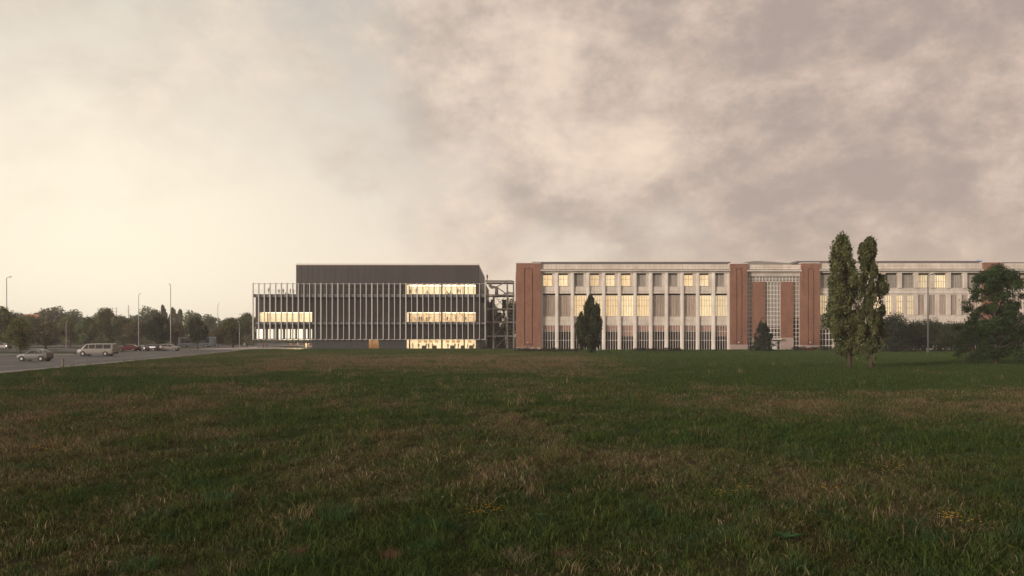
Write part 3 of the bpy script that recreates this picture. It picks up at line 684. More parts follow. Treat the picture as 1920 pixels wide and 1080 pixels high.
gridwall(1435.3, 1464.9, 528, 655.6, YB+0.7, 5, 16, 0.33)
gridwall(1488.3, 1500.7, 528, 655.6, YB+0.7, 2, 16, 0.47)
for a, b_ in ((1412, 1435), (1465, 1488)):
    MB().box(bx(a), bx(b_), YB+0.15, YB+1.6, bz(633), bz(527.8)).build('brick_pier', M['brick'], fb)
    MB().box(bx(a)-0.04, bx(b_)+0.04, YB+0.08, YB+1.6, 0, bz(633)-0.003).build('pier_base', M['plinth'], fb)
MB().box(bx(1437), bx(1463), YB-1.2, YB+0.6, bz(637), bz(634.5)).build('door_canopy', M['mould'], fb)
d_ = MB().box(bx(1448), bx(1457.5), YB+0.5, YB+0.6, 0.02, bz(640)).build('door', M['white'], fb)
MB().box(bx(1448)+0.12, bx(1448)+0.17, YB+0.44, YB+0.499, 1.0, 1.3).build('handle', M['steel_dk'], d_)

# roof unit
hv = empty('rooftop_unit', (bx(1850), YB+3, bz(491.5)), 'pale blue ventilation unit on the roof above the brick pylon', 'ventilation unit')
MB().box(bx(1849), bx(1857), YB+3, YB+5, bz(491.8), bz(484.5)).build('casing', M['hvac'], hv)
MB().box(bx(1843.5), bx(1846.5), YB+3, YB+4, bz(491.8), bz(484.5)).build('fan_hood', M['hvac'], hv)
MB().box(bx(1846.5)+0.003, bx(1849)-0.003, YB+3.4, YB+3.7, bz(491), bz(489.5)).build('connecting_duct', M['duct'], hv)

# ------------------------------------------------------------------ trees
def unit(n):
    v = rng.normal(size=(n, 3)); return v/np.linalg.norm(v, axis=1)[:, None]
def leaf_mesh(name, pts, nrm, size, m, aspect=0.7, up=0.0):
    n = len(pts)
    a = np.cross(nrm, unit(n)); a /= np.maximum(np.linalg.norm(a, axis=1), 1e-6)[:, None]
    if up: a[:, 2] += up; a /= np.linalg.norm(a, axis=1)[:, None]
    b = np.cross(nrm, a); b /= np.maximum(np.linalg.norm(b, axis=1), 1e-6)[:, None]
    s = (size*rng.uniform(0.55, 1.25, n))[:, None]
    fold = nrm*s*0.18
    v = np.stack([pts-a*s, pts-b*s*aspect*0.6+fold, pts+a*s, pts+b*s*aspect*0.6+fold], 1).reshape(-1, 3)
    me = bpy.data.meshes.new(name); me.vertices.add(4*n); me.vertices.foreach_set('co', v.astype(np.float32).ravel())
    me.loops.add(4*n); me.loops.foreach_set('vertex_index', np.arange(4*n, dtype=np.int32))
    me.polygons.add(n); me.polygons.foreach_set('loop_start', (np.arange(n)*4).astype(np.int32)); me.update(calc_edges=True)
    me.materials.append(m); return me
def blob_leaves(blobs, n, inner=0.55, clump=0.0):
    bl = np.array(blobs); wts = (bl[:, 3]*bl[:, 4]+bl[:, 4]*bl[:, 5]+bl[:, 3]*bl[:, 5]); wts = wts/wts.sum()
    k = rng.choice(len(bl), n, p=wts); d = unit(n)
    r = inner+(1.08-inner)*rng.random(n)**0.6
    r = np.where(rng.random(n) < 0.07, r*rng.uniform(1.0, 1.35, n), r)
    r *= 1+0.16*np.sin(d[:, 0]*7+k)*np.sin(d[:, 2]*6+k*2.1)
    pts = bl[k, :3]+d*bl[k, 3:6]*r[:, None]
    if clump:
        q = vnoise(pts[:, 0]*clump+40, pts[:, 2]*clump*0.9, 5)+vnoise(pts[:, 1]*clump+90, pts[:, 2]*clump*0.9+7, 6)
        ok = q+rng.normal(size=n)*0.12 > 0.88; pts = pts[ok]; d = d[ok]; n = len(pts)
    nr = d+unit(n)*0.9; nr /= np.linalg.norm(nr, axis=1)[:, None]
    return pts, nr
def trunk_mb(h, r, blobs, limbs=8, fork=0.35, bend=0.25, n=7):
    mb = MB(); ps = []; rs = []
    for i in range(7):
        t = i/6; ps.append((math.sin(t*3+h)*bend*t, math.cos(t*2.3+h)*bend*t, h*t)); rs.append(r*(1.25 if i == 0 else 1)*(1-0.8*t))
    mb.tube(ps, rs, n)
    order = rng.permutation(len(blobs))[:limbs]
    for j in order:
        b = blobs[j]; z0 = min(h*0.9, max(h*fork, b[2]*0.62)) ; t = z0/h
        p = Vector((math.sin(t*3+h)*bend*t, math.cos(t*2.3+h)*bend*t, z0)); e = Vector(b[:3]); mid = p.lerp(e, 0.5)+Vector((0, 0, -0.06*(e-p).length))
        rr = r*(1-0.8*t)*0.55; mb.tube([p, mid, e], [rr, rr*0.6, rr*0.2], 5)
    return mb
def crown_broad(H, Wd, base, n=22, top=1.0, seed=0):
    r0 = random.Random(seed); bl = []; H *= 0.96; Wd *= 1.12
    cz = (H+base)/2; hz = (H-base)/2
    for i in range(n):
        while True:
            u = Vector((r0.uniform(-1, 1), r0.uniform(-1, 1), r0.uniform(-1, 1)))
            if u.length < 1: break
        s = r0.uniform(0.24, 0.42)
        rr = Wd/2*s*1.25; k = (1-s*0.62)
        wf = 1.0-0.35*max(0, u.z)**1.5
        bl.append((u.x*Wd/2*k*wf, u.y*Wd/2*k*wf, cz+u.z*hz*k, rr, rr, min(rr, hz*0.6)*r0.uniform(0.75, 1.0)))
    bl.append((0, 0, cz, Wd*0.28, Wd*0.28, hz*0.6))
    return bl
def crown_column(H, Wd, base, n=36, seed=0, prof=None, lean=0.0):
    r0 = random.Random(seed); bl = []
    prof = prof or (lambda t: (math.sin(math.pi*min(1, t*0.95+0.10)))**0.6)
    for i in range(n):
        t = (i+r0.random())/n; w = Wd/2*prof(t); th = i*2.4+r0.uniform(-.4, .4); s = r0.uniform(0.30, 0.50)
        q = r0.uniform(0.30, 0.98)
        s *= r0.uniform(0.55, 1.15); rr = max(0.22, w*s)
        zz = base+(H-base)*(0.03+t*0.93)+r0.uniform(-0.4, 0.5); rz = rr*r0.uniform(1.6, 3.0)
        bl.append((math.cos(th)*w*q+lean*t, math.sin(th)*w*q, min(zz, H-rz*0.8), rr, rr, rz))
    bl.append((lean+0.15, 0, H-1.3, 0.6, 0.6, 1.3))
    return bl
def make_tree(name, loc, crown, nleaf, size, lm, th, tr, label, cat='tree', group=None, limbs=8, inner=0.55, bark='bark', up=0.0, fork=0.35, bend=0.25, clump=0.0):
    t = empty(name, loc, label, cat, group)
    put('trunk', trunk_mb(th, tr, crown, limbs, fork, bend).mesh('trunk', M[bark], sm=True), t, loc)
    p, nr = blob_leaves(crown, nleaf, inner, clump)
    put('crown', leaf_mesh('crown', p, nr, size, LM[lm], up=up), t, loc)
    return t
def at(pxx, row): y = gy(row); return (px(pxx, y), y, 0.0)

# the two big poplars
y1 = gy(690); s1 = F/y1
def prof1(t): return np.interp(t, [0, 0.08, 0.2, 0.45, 0.6, 0.75, 0.9, 1.0], [0.40, 0.75, 0.98, 1.0, 0.90, 0.78, 0.58, 0.26])
c = crown_column(260/s1, 62/s1, 13/s1, 80, 5, prof1)
l = at(1593, 690); c = [(a[0]-0.75*min(1, max(0, (a[2]-1)/5)), a[1], a[2], a[3], a[4], a[5]) for a in c]
make_tree('poplar_tree', (l[0], l[1], float(gheight(l[0], l[1]))), c, 42000, 0.17, 'poplar', 12.5, 0.22, 'tall broad poplar on the lawn, taller and left one of the pair', 'tree', 'pair of poplars on the lawn', 14, 0.35, 'bark_red', 0.6, bend=0.3, clump=1.15)
y2 = gy(692.5); s2 = F/y2
def prof2(t): return np.interp(t, [0, 0.1, 0.25, 0.5, 0.7, 0.85, 1.0], [0.4, 0.9, 1.0, 0.75, 0.72, 0.58, 0.25])
c = crown_column(249/s2, 38/s2, 12/s2, 48, 9, prof2)
c = [(a[0]-0.25, *a[1:]) for a in c]
c2 = crown_column(176/s2, 20/s2, 40/s2, 18, 12, prof2); c += [(a[0]+1.15, a[1]+0.2, a[2], *a[3:]) for a in c2]
c3 = crown_column(236/s2, 12/s2, 120/s2, 10, 13, prof2); c += [(a[0]-1.0, a[1]-0.2, a[2], *a[3:]) for a in c3]
l = at(1634, 692.5)
make_tree('poplar_tree', (l[0], l[1], float(gheight(l[0], l[1]))), c, 34000, 0.18, 'poplar', 12.0, 0.19, 'slimmer forked poplar on the lawn, right one of the pair', 'tree', 'pair of poplars on the lawn', 14, 0.35, 'bark_red', 0.6, clump=1.15)
# small dark columnar tree in front of the cream bays
y3 = gy(663); s3 = F/y3
def prof3(t): return np.interp(t, [0, 0.12, 0.35, 0.6, 0.8, 1.0], [0.55, 0.9, 1.0, 0.85, 0.50, 0.2])
c = crown_column(110/s3, 46/s3, 8/s3, 44, 21, prof3)
make_tree('cypress_tree', at(1107, 663), c, 24000, 0.24, 'dark', 9.0, 0.28, 'dark narrow tree on the grass before the cream window bays', 'tree', None, 10, 0.4, 'bark', 0.6)
# conifer at the entrance
y4 = gy(659.5); s4 = F/y4
c = []
for i in range(46):
    t = i/45; w = (1-t)**0.8*21/s4+0.15; th = i*2.4; q = 0.35+0.6*((i*0.618) % 1); c.append((math.cos(th)*w*q, math.sin(th)*w*q, (3+59*t)/s4, w*0.38+0.2, w*0.38+0.2, 0.5))
make_tree('conifer_tree', at(1431, 659.5), c, 18000, 0.20, 'conifer', 7.0, 0.18, 'small pyramid shaped conifer before the glazed entrance bay', 'tree', None, 4, 0.4, 'bark', 0.2, clump=1.1)
# maple at the right edge: layered sprays
y5 = gy(685); s5 = F/y5; r0 = random.Random(4); c = []
for i in range(230):
    t = r0.random()**0.85; th = r0.uniform(0, 2*math.pi)
    z = (14+166*t)/s5; w = np.interp(t, [0, 0.12, 0.35, 0.6, 0.85, 1.0], [3.0, 4.3, 4.7, 4.2, 3.1, 1.0])*(r0.random()**0.6)*(1+0.12*math.sin(3*th+4*t))
    rr = r0.uniform(0.35, 0.80); c.append((math.cos(th)*w, math.sin(th)*w, z-0.06*w, rr*1.15, rr*1.15, rr*r0.uniform(0.75, 1.1)))
make_tree('maple_tree', at(1868, 685), c, 56000, 0.15, 'maple', 9.5, 0.26, 'spreading dark green maple at the right edge of the lawn', 'tree', None, 40, 0.15, 'bark', -0.1, 0.10, clump=1.3)
# dark round trees before the right wing
for i, (p, row, top, wpx, lm, lab) in enumerate([
    (1675, 661, 588, 52, 'conifer', 'dark dense tree just right of the poplars, before the lit narrow windows'),
    (1717, 660, 596, 44, 'dark', 'dark low tree between the poplars and the lamp post'),
    (1762, 660, 597, 50, 'dark', 'dark low tree just right of the lamp post'),
    (1802, 660, 594, 50, 'conifer', 'dark low tree half hidden behind the maple, on its left'),
    (1845, 658, 600, 46, 'dark', 'dark low tree behind the trunk of the maple'),
    (1895, 658, 590, 56, 'dark', 'dark low tree behind the maple at the right border of the photo')]):
    l = at(p, row); s = F/l[1]; H = (row-top)/s
    make_tree('bushy_tree', l, crown_broad(H, wpx*1.25/s, 0.0, 30, seed=50+i), 14000, 0.22, lm, H*0.7, 0.2, lab, 'tree', 'low dark trees before the right wing', 8)
# trees round the car park: four crown shapes, each tree its own object, meshes shared
protos = {}
def lot_tree(p, row, top, wpx, kind, label, far=False, tall=False):
    Yd = gy(row); s = F/Yd; H = (row-top)/s; Wd = wpx/s
    key = (kind, far, tall, len([k for k in protos if k[0] == kind]) % 1)
    var = random.randint(0, 1); key = (kind, far, tall, var)
    if key not in protos:
        h0, w0 = 10.0, (6.7 if not tall else 3.6); b0 = 1.1 if not far else 0.2
        c = None if not tall else crown_column(h0, w0, 1.0, 30, 31+var, lambda t: max(0.28, math.sin(math.pi*(0.22+0.72*t))))
        c = crown_broad(h0, w0, b0, 26, seed=len(kind)*5+var*7+(3 if far else 0)) if not tall else c
        pt, nr = blob_leaves(c, 11000 if not far else 6500, 0.45, 0.7)
        protos[key] = (leaf_mesh('crown', pt, nr, 0.30 if not far else 0.36, LM[kind]), trunk_mb(6.5, 0.20, c, 9, 0.22, 0.3).mesh('trunk', M['bark'], sm=True), w0)
    cm, tm, w0 = protos[key]
    t = empty('tree', (px(p, Yd), Yd, 0), label, 'tree', 'trees beyond the car park' if far else 'trees in the car park')
    fx = Wd/w0; fz = H/10.0
    for nm, me_ in (('trunk', tm), ('crown', cm)):
        o = put(nm, me_, t, (px(p, Yd), Yd, 0)); o.scale = (fx, fx, fz); o.rotation_euler = (0, 0, random.uniform(0, 6.28))
near = [
 (3, 654, 571, 56, 'olive', 'large olive green tree cut by the left border behind the tall lamp post'),
 (38, 664, 592, 44, 'olive', 'thin trunked olive tree behind the bonnet of the silver car'),
 (86, 655, 603, 68, 'rust', 'broad rusty round tree above the silver car'),
 (62, 648, 588, 44, 'green', 'green tree filling the gap left of the rusty round tree'),
 (132, 649, 590, 46, 'olive', 'olive tree just right of the rusty round tree'),
 (163, 650, 591, 40, 'green', 'green tree behind the front of the white van'),
 (200, 650, 573, 50, 'olive', 'tallest olive tree, above the rear of the white van'),
 (232, 649, 589, 40, 'green', 'green tree above the red car'),
 (256, 650, 600, 50, 'rust', 'rusty low tree behind the red and dark cars'),
 (297, 653, 586, 46, 'dark', 'dark tree above the dark parked cars'),
 (330, 649, 604, 40, 'rust', 'rusty low tree just left of the coach'),
 (371, 655, 592, 32, 'dark', 'small dark tree standing in front of the coach'),
 (409, 650, 612, 34, 'rust', 'rusty low tree at the right end of the coach'),
 (437, 652, 592, 46, 'olive', 'olive tree left of the plaza walkers in pale shirts'),
 (463, 646, 583, 40, 'green', 'green tree directly left of the first pale fin of the office block'),
]
for a in near: lot_tree(*a)
far = [
 (22, 644, 577, 44, 'green', 'hazy tree left of the terracotta roof', True, False),
 (68, 643, 578, 40, 'green', 'hazy tree behind the right end of the terracotta roof', True, False),
 (98, 644, 569, 52, 'olive', 'large hazy round tree rising behind the rusty one', True, False),
 (136, 643, 576, 44, 'green', 'hazy tree on the skyline between the round one and the white van', True, False),
 (176, 643, 588, 42, 'green', 'low hazy tree on the skyline over the front of the van', True, False),
 (222, 642, 588, 44, 'olive', 'hazy tree on the skyline left of the thin mast', True, False),
 (250, 642, 584, 44, 'green', 'hazy tree on the skyline behind the lamp post left of the skyline poplars', True, False),
 (281, 643, 570, 42, 'green', 'tallest hazy tree on the skyline left of the middle lamp post', True, False),
 (306, 643, 573, 18, 'olive', 'first slim hazy poplar on the skyline', True, True),
 (324, 643, 577, 20, 'olive', 'second slim hazy poplar on the skyline, behind the middle lamp post', True, True),
 (338, 643, 580, 18, 'olive', 'third slim hazy poplar on the skyline', True, True),
 (361, 643, 578, 38, 'green', 'hazy round tree on the skyline above the coach', True, False),
 (392, 643, 586, 42, 'green', 'hazy tree on the skyline left of the right car park lamp post', True, False),
 (424, 643, 594, 42, 'green', 'hazy low tree on the skyline right of that lamp post', True, False),
 (452, 642, 588, 44, 'olive', 'hazy tree on the skyline nearest the office block', True, False),
 (490, 642, 600, 44, 'green', 'hazy tree seen under the overhanging left end of the office block', True, False),
 (535, 642, 606, 44, 'green', 'hazy tree behind the undercroft of the office block', True, False),
 (922, 650, 566, 34, 'green', 'tree seen through the steel frame beside the dark block', True, False),
 (958, 650, 552, 34, 'olive', 'tree seen through the steel frame beside the brick corner', True, False),
]
for a in far: lot_tree(*a)
# far wood closing the horizon
blobs = []
for i in range(120):
    x = -420+i*6.2+random.uniform(-2, 2); h = random.uniform(3.5, 7.5); blobs.append((x, 520+random.uniform(-15, 15), h*0.5, 5.5, 5, h*0.55))
p, nr = blob_leaves(blobs, 26000, 0.5)
tag(put('distant_wood', leaf_mesh('distant_wood', p, nr, 0.7, LM['green'])), 'low hazy band of woodland closing the horizon', 'woodland', kind='stuff')
bl = []; r0 = random.Random(8); xa, xb = px(-30, 335), px(474, 335); x = xa
while x < xb: bl.append((x, 335+r0.uniform(-2, 2), r0.uniform(1.2, 2.2), 3.0, 2.5, r0.uniform(1.8, 3.2))); x += 2.6
pt, nr = blob_leaves(bl, 16000, 0.5); pt[:, 2] = np.abs(pt[:, 2])
t = empty('hedge', ((xa+xb)/2, 335, 0), 'long ragged hedge closing the far side of the car park under the trees', 'hedge')
put('foliage', leaf_mesh('foliage', pt, nr, 0.34, LM['olive']), t, (0, 0, 0))
# shrubs along the factory
def shrub(pa, pb, row, top, lm, label, cat='hedge', nl=5000, name='hedge', size=0.11):
    Yd = gy(row) if row else YB-2.5; s = F/Yd; xa, xb = px(pa, Yd), px(pb, Yd); bl = []; hh = (row-top)/s if row else 1
    r0 = random.Random(int(pa)); x = xa
    while x < xb:
        h = hh*r0.uniform(0.55, 1.0); bl.append((x-(xa+xb)/2, r0.uniform(-0.4, 0.4), h*0.45, 0.8, 0.7, h*0.6)); x += 0.7
    p, nr = blob_leaves(bl, nl, 0.4); p[:, 2] = np.maximum(p[:, 2], 0.02)
    t = empty(name, ((xa+xb)/2, Yd, 0), label, cat); put('foliage', leaf_mesh('foliage', p, nr, size, LM[lm]), t, ((xa+xb)/2, Yd, 0))
    sm_ = MB()
    for b in bl[::2]: sm_.tube([(b[0], b[1], 0), (b[0]+0.05, b[1], b[2])], [0.03, 0.015], 4)
    tag(put('stems', sm_.mesh('stems', M['bark']), t, ((xa+xb)/2, Yd, 0)), kind='stuff')
shrub(970, 1086, 660, 651.5, 'shrub', 'long low hedge at the foot of the left brick pylon and first bays', nl=7000)
shrub(1192, 1276, 659, 651.5, 'shrub', 'low hedge before the bays right of the narrow dark tree', nl=5000)
shrub(1490, 1536, 657.5, 649, 'shrub', 'low dark hedge at the foot of the third brick pylon', nl=3500)
shrub(1506, 1532, 658.2, 653, 'redflower', 'strip of red blossom before the third brick pylon', 'flower bed', 900, 'flower_bed', 0.07)
shrub(1536, 1660, 658, 648, 'dark', 'dark undergrowth behind the poplar trunks', nl=6000)

# ------------------------------------------------------------------ lamp posts, masts, posts
def lamp(p, Yd, top, arm, m_, label, r=0.13, head=1.0):
    s = F/Yd; H = pz(top, Yd); x = px(p, Yd)
    t = empty('street_lamp', (x, Yd, 0), label, 'street lamp', 'tall lamp posts')
    MB().tube([(x, Yd, 0), (x, Yd, 0.6), (x, Yd, 0.62), (x, Yd, H*0.5), (x, Yd, H)], [r*1.5, r*1.5, r, r*0.85, r*0.6], 10).build('pole', M[m_], t, sm=True)
    a = arm*head
    MB().tube([(x, Yd, H-0.1), (x+a*0.4, Yd, H+0.15), (x+a, Yd, H+0.25)], [r*0.5, r*0.45, r*0.4], 6).build('arm', M[m_], t, sm=True)
    h_ = MB(); xa, xb = x+a, x+a+arm*0.9
    h_.add([(xa, Yd-0.22, H+0.15), (xb, Yd-0.14, H+0.3), (xb, Yd+0.14, H+0.3), (xa, Yd+0.22, H+0.15), (xa, Yd-0.18, H+0.42), (xb, Yd-0.1, H+0.42), (xb, Yd+0.1, H+0.42), (xa, Yd+0.18, H+0.42)], [(0,3,2,1), (4,5,6,7), (0,1,5,4), (1,2,6,5), (2,3,7,6), (3,0,4,7)])
    o = h_.build('lamp_head', M[m_], t); MB().box(min(xa, xb)+0.15, max(xa, xb)-0.15, Yd-0.1, Yd+0.1, H+0.11, H+0.145).build('lens', M['lens'], o)
lamp(12.5, 235, 521, 0.8, 'lamp', 'tall pale lamp post at the far left border of the car park', 0.16)
lamp(260, 270, 552.5, 0.4, 'lamp', 'lamp post rising behind the red car, left of the skyline poplars', 0.13)
lamp(320, 240, 534.5, -0.3, 'lamp', 'tallest lamp post near the skyline poplars, left of the coach', 0.14)
lamp(408.5, 290, 571.5, 0.3, 'lamp', 'lamp post above the right end of the coach', 0.12)
lamp(449, 240, 605, -0.3, 'lamp', 'short lamp post by the plaza, left of the office block', 0.11)
lamp(124, 222, 604, 0.2, 'lamp', 'short pale lamp post between the rusty round tree and the van', 0.09)
l = at(1740, 663); lamp(1740, l[1], 516.5, 0.95, 'lamp_g', 'grey green lamp post on the lawn before the right wing', 0.17)
def mast(p, Yd, top, label):
    x = px(p, Yd); H = pz(top, Yd); t = empty('antenna_mast', (x, Yd, 0), label, 'mast')
    MB().tube([(x, Yd, 0), (x, Yd, H)], [0.35, 0.12], 6).build('pole', M['steel'], t)
    for k in range(3): MB().box(x-0.9, x+0.9, Yd-0.08, Yd+0.08, H-1-k*1.6, H-0.85-k*1.6).build('crossbar', M['steel'], t)
mast(241, 460, 572, 'thin antenna mast with crossbars above the trees, the right one of two'); mast(218, 450, 576, 'thin antenna mast with crossbars above the trees, the left one of two')
l = at(117.5, 690.5)
t = empty('wooden_post', l, 'short weathered post on the kerb between the silver car and the field', 'post')
MB().box(l[0]-0.10, l[0]+0.10, l[1]-0.1, l[1]+0.1, 0, 0.98).build('shaft', M['wood'], t); MB().box(l[0]-0.13, l[0]+0.13, l[1]-0.13, l[1]+0.13, 0.983, 1.07).build('cap', M['wood'], t)
l = at(1119.5, 658); t = empty('bollard', l, 'small white bollard right of the narrow dark tree', 'bollard')
MB().tube([(l[0], l[1], 0), (l[0], l[1], 0.95), (l[0], l[1], 1.05)], [0.14, 0.12, 0.06], 8).build('post', M['white'], t); MB().box(l[0]-0.18, l[0]+0.18, l[1]-0.18, l[1]+0.18, 0, 0.05).build('base', M['steel'], t)
# far house with terracotta roof
Yh = 430.0; xh0, xh1 = px(26, Yh), px(72, Yh)
hs = empty('house', ((xh0+xh1)/2, Yh, 0), 'distant low house with a terracotta roof behind the left trees', 'house')
MB().box(xh0, xh1, Yh, Yh+10, 0, pz(602, Yh)).build('wall', M['stucco'], hs)
zr, zt = pz(602, Yh), pz(588.5, Yh)
MB().add([(xh0-0.5, Yh-0.6, zr), (xh1+0.5, Yh-0.6, zr), (xh1+0.5, Yh+10.6, zr), (xh0-0.5, Yh+10.6, zr), (xh0+2, Yh+5, zt), (xh1-2, Yh+5, zt)], [(0,1,5,4), (1,2,5), (2,3,4,5), (3,0,4), (0,3,2,1)]).build('roof', M['terra'], hs)
wm_ = MB().box(0, 1.1, 0, 0.1, 0, 1.4).mesh('window', M['plate'])
for k in range(4): put('window', wm_, hs, (xh0+1.6+k*3.1, Yh-0.08, pz(602, Yh)-2.4))

# ------------------------------------------------------------------ vehicles
def car(loc, rot, paint, stt, wheels, label, name='parked_car', cat='car', group='vehicles in the car park', win=None, wr=0.32, scale=1.0):
    """stt: stations (x, zbot, zbelt, ztop, wbelt, wtop), x forward"""
    t = empty(name, loc, label, cat, group); t.rotation_euler = (0, 0, rot); t.scale = (scale,)*3
    base = Vector(loc)
    def put_l(nm, mb, m_, par=t, sm=False, o=(0, 0, 0)):
        me_ = mb.mesh(nm, m_, o, sm); ob_ = bpy.data.objects.new(nm, me_); COL.objects.link(ob_); ob_.parent = par; ob_.location = o if par is t else (0, 0, 0); return ob_
    b = MB(); rings = []
    for (x, zb, zl, zt_, wl, wt) in stt:
        rings.append([(x, -wl*0.90, zb), (x, -wl, zb+0.18), (x, -wl*1.01, (zb+zl)/2+0.05), (x, -wl*0.97, zl), (x, -wt, zt_-0.04), (x, -wt*0.85, zt_), (x, wt*0.85, zt_), (x, wt, zt_-0.04), (x, wl*0.97, zl), (x, wl*1.01, (zb+zl)/2+0.05), (x, wl, zb+0.18), (x, wl*0.90, zb)])
    nr_ = 12; vs = [p for r_ in rings for p in r_]; fs_ = []
    for i in range(len(rings)-1):
        for k in range(nr_): fs_.append((i*nr_+k, i*nr_+(k+1) % nr_, (i+1)*nr_+(k+1) % nr_, (i+1)*nr_+k))
    fs_.append(tuple(range(nr_))); fs_.append(tuple((len(rings)-1)*nr_+k for k in range(nr_))[::-1])
    b.add(vs, fs_); body = put_l('body', b, paint)
    xs = [s_[0] for s_ in stt]
    def interp(x): return [float(np.interp(x, xs[::-1] if xs[0] > xs[-1] else xs, [s_[j] for s_ in (stt[::-1] if xs[0] > xs[-1] else stt)])) for j in range(1, 6)]
    for (xa, xb, ia, ib) in win:          # side windows: lower edge xa..xb, upper edge ia..ib
        for sgn in (-1, 1):
            q = MB(); P4 = []
            for x, up in ((xa, 0), (xb, 0), (ib, 1), (ia, 1)):
                zb, zl, zt_, wl, wt = interp(x)
                f0 = 0.08 if not up else 0.86
                z = zl+(zt_-0.04-zl)*f0; w_ = wl*0.97+(wt-wl*0.97)*f0
                P4.append((x, sgn*(w_+0.012), z))
            P5 = [(p[0], p[1]-sgn*0.03, p[2]) for p in P4]
            q.add(P4+P5, [(0,1,2,3), (4,7,6,5), (0,4,5,1), (1,5,6,2), (2,6,7,3), (3,7,4,0)]); put_l('window', q, M['cglass'])
    # windscreens: the two steepest rises of the roof line
    for i in range(len(stt)-1):
        a_, c_ = stt[i], stt[i+1]
        if abs(a_[3]-c_[3]) > 0.25:
            P4 = []
            for s_, f_ in ((a_, 0.12), (c_, 0.88)):
                x = a_[0]+(c_[0]-a_[0])*f_; zt_ = a_[3]+(c_[3]-a_[3])*f_; w_ = (a_[5]+(c_[5]-a_[5])*f_)*0.82
                P4 += [(x, -w_, zt_+0.012), (x, w_, zt_+0.012)]
            up_ = [(p[0]+(0.02 if a_[0] > 0 else -0.02), p[1], p[2]+0.01) for p in P4]
            q = MB().add(P4+up_, [(0,2,3,1), (4,5,7,6), (0,1,5,4), (2,6,7,3), (0,4,6,2), (1,3,7,5)]); put_l('windscreen', q, M['cglass'])
    f_, r_ = stt[0], stt[-1]
    for s_, nm, m_ in ((f_, 'headlight', M['hl']), (r_, 'tail_light', M['tl'])):
        for sgn in (-1, 1):
            zc2 = (s_[1]+s_[2])/2+0.12; o_ = 0.03 if s_ is f_ else -0.03; yy = sgn*s_[4]*0.72
            put_l(nm, MB().box(s_[0]-0.01 if o_ > 0 else s_[0]+o_, s_[0]+o_ if o_ > 0 else s_[0]+0.01, yy-0.17, yy+0.17, zc2, zc2+0.16), m_)
        nm2 = 'front_bumper' if s_ is f_ else 'rear_bumper'; o_ = 0.06 if s_ is f_ else -0.06
        put_l(nm2, MB().box(min(s_[0], s_[0]+o_), max(s_[0], s_[0]+o_), -s_[4]*0.88, s_[4]*0.88, s_[1]+0.02, s_[1]+0.24), M['plastic'])
    wl = max(s_[4] for s_ in stt)
    for x in wheels:
        for sgn in (-1, 1):
            y_ = sgn*(wl-0.10)
            put_l('wheel_arch', MB().tube([(x, sgn*(wl-0.24), wr+0.02), (x, sgn*(wl+0.006), wr+0.02)], [wr+0.08]*2, 18), M['plastic'])
            wh = put_l('wheel', MB().tube([(x, y_-0.11, wr), (x, y_-0.09, wr), (x, y_+0.09, wr), (x, y_+0.125, wr)], [wr-0.02, wr, wr, wr-0.02], 18), M['tyre'])
            put_l('rim', MB().tube([(x, sgn*(wl+0.0), wr), (x, sgn*(wl+0.035), wr)], [wr*0.62, wr*0.5], 10), M['rim'], wh)
    return t
SED = [(2.15, 0.30, 0.62, 0.68, 0.72, 0.62), (1.95, 0.22, 0.70, 0.80, 0.84, 0.74), (0.95, 0.20, 0.86, 0.96, 0.88, 0.76), (0.25, 0.20, 0.92, 1.40, 0.88, 0.60), (-0.5, 0.20, 0.92, 1.46, 0.88, 0.62), (-1.25, 0.20, 0.94, 1.38, 0.87, 0.60), (-1.85, 0.22, 0.96, 1.04, 0.84, 0.70), (-2.15, 0.32, 0.80, 0.92, 0.78, 0.66)]
SEDW = [(0.72, -0.42, 0.18, -0.42), (-0.50, -1.42, -0.50, -1.12)]
HAT = [(2.0, 0.30, 0.64, 0.70, 0.70, 0.60), (1.8, 0.22, 0.74, 0.84, 0.84, 0.74), (1.0, 0.20, 0.90, 1.00, 0.87, 0.76), (0.25, 0.20, 0.95, 1.46, 0.87, 0.62), (-0.6, 0.20, 0.95, 1.52, 0.87, 0.64), (-1.45, 0.22, 0.98, 1.44, 0.86, 0.62), (-1.95, 0.30, 0.98, 1.06, 0.80, 0.70)]
HATW = [(0.75, -0.35, 0.2, -0.35), (-0.43, -1.35, -0.43, -1.15)]
SUV = [(2.2, 0.36, 0.78, 0.86, 0.76, 0.66), (2.0, 0.28, 0.92, 1.00, 0.88, 0.78), (1.1, 0.26, 1.02, 1.12, 0.92, 0.80), (0.45, 0.26, 1.05, 1.62, 0.92, 0.68), (-0.6, 0.26, 1.06, 1.70, 0.92, 0.70), (-1.85, 0.28, 1.08, 1.60, 0.90, 0.66), (-2.25, 0.36, 1.06, 1.14, 0.84, 0.74)]
SUVW = [(0.9, -0.35, 0.42, -0.35), (-0.43, -1.25, -0.43, -1.2), (-1.33, -1.8, -1.28, -1.7)]
VAN = [(3.0, 0.34, 0.86, 0.92, 0.84, 0.74), (2.85, 0.28, 0.98, 1.06, 0.94, 0.84), (2.25, 0.26, 1.10, 1.22, 0.98, 0.86), (1.5, 0.26, 1.15, 1.98, 0.99, 0.80), (0.5, 0.26, 1.15, 2.05, 0.99, 0.82), (-2.7, 0.28, 1.15, 2.05, 0.99, 0.82), (-2.95, 0.34, 1.12, 1.95, 0.96, 0.80)]
VANW = [(2.0, 1.1, 1.5, 1.1), (0.98, 0.0, 0.98, 0.0), (-0.12, -1.3, -0.12, -1.3), (-1.42, -2.6, -1.42, -2.6)]
def spot(p, row, z=0.014): y = gy(row); return (px(p, y), y, z)
PI = math.pi
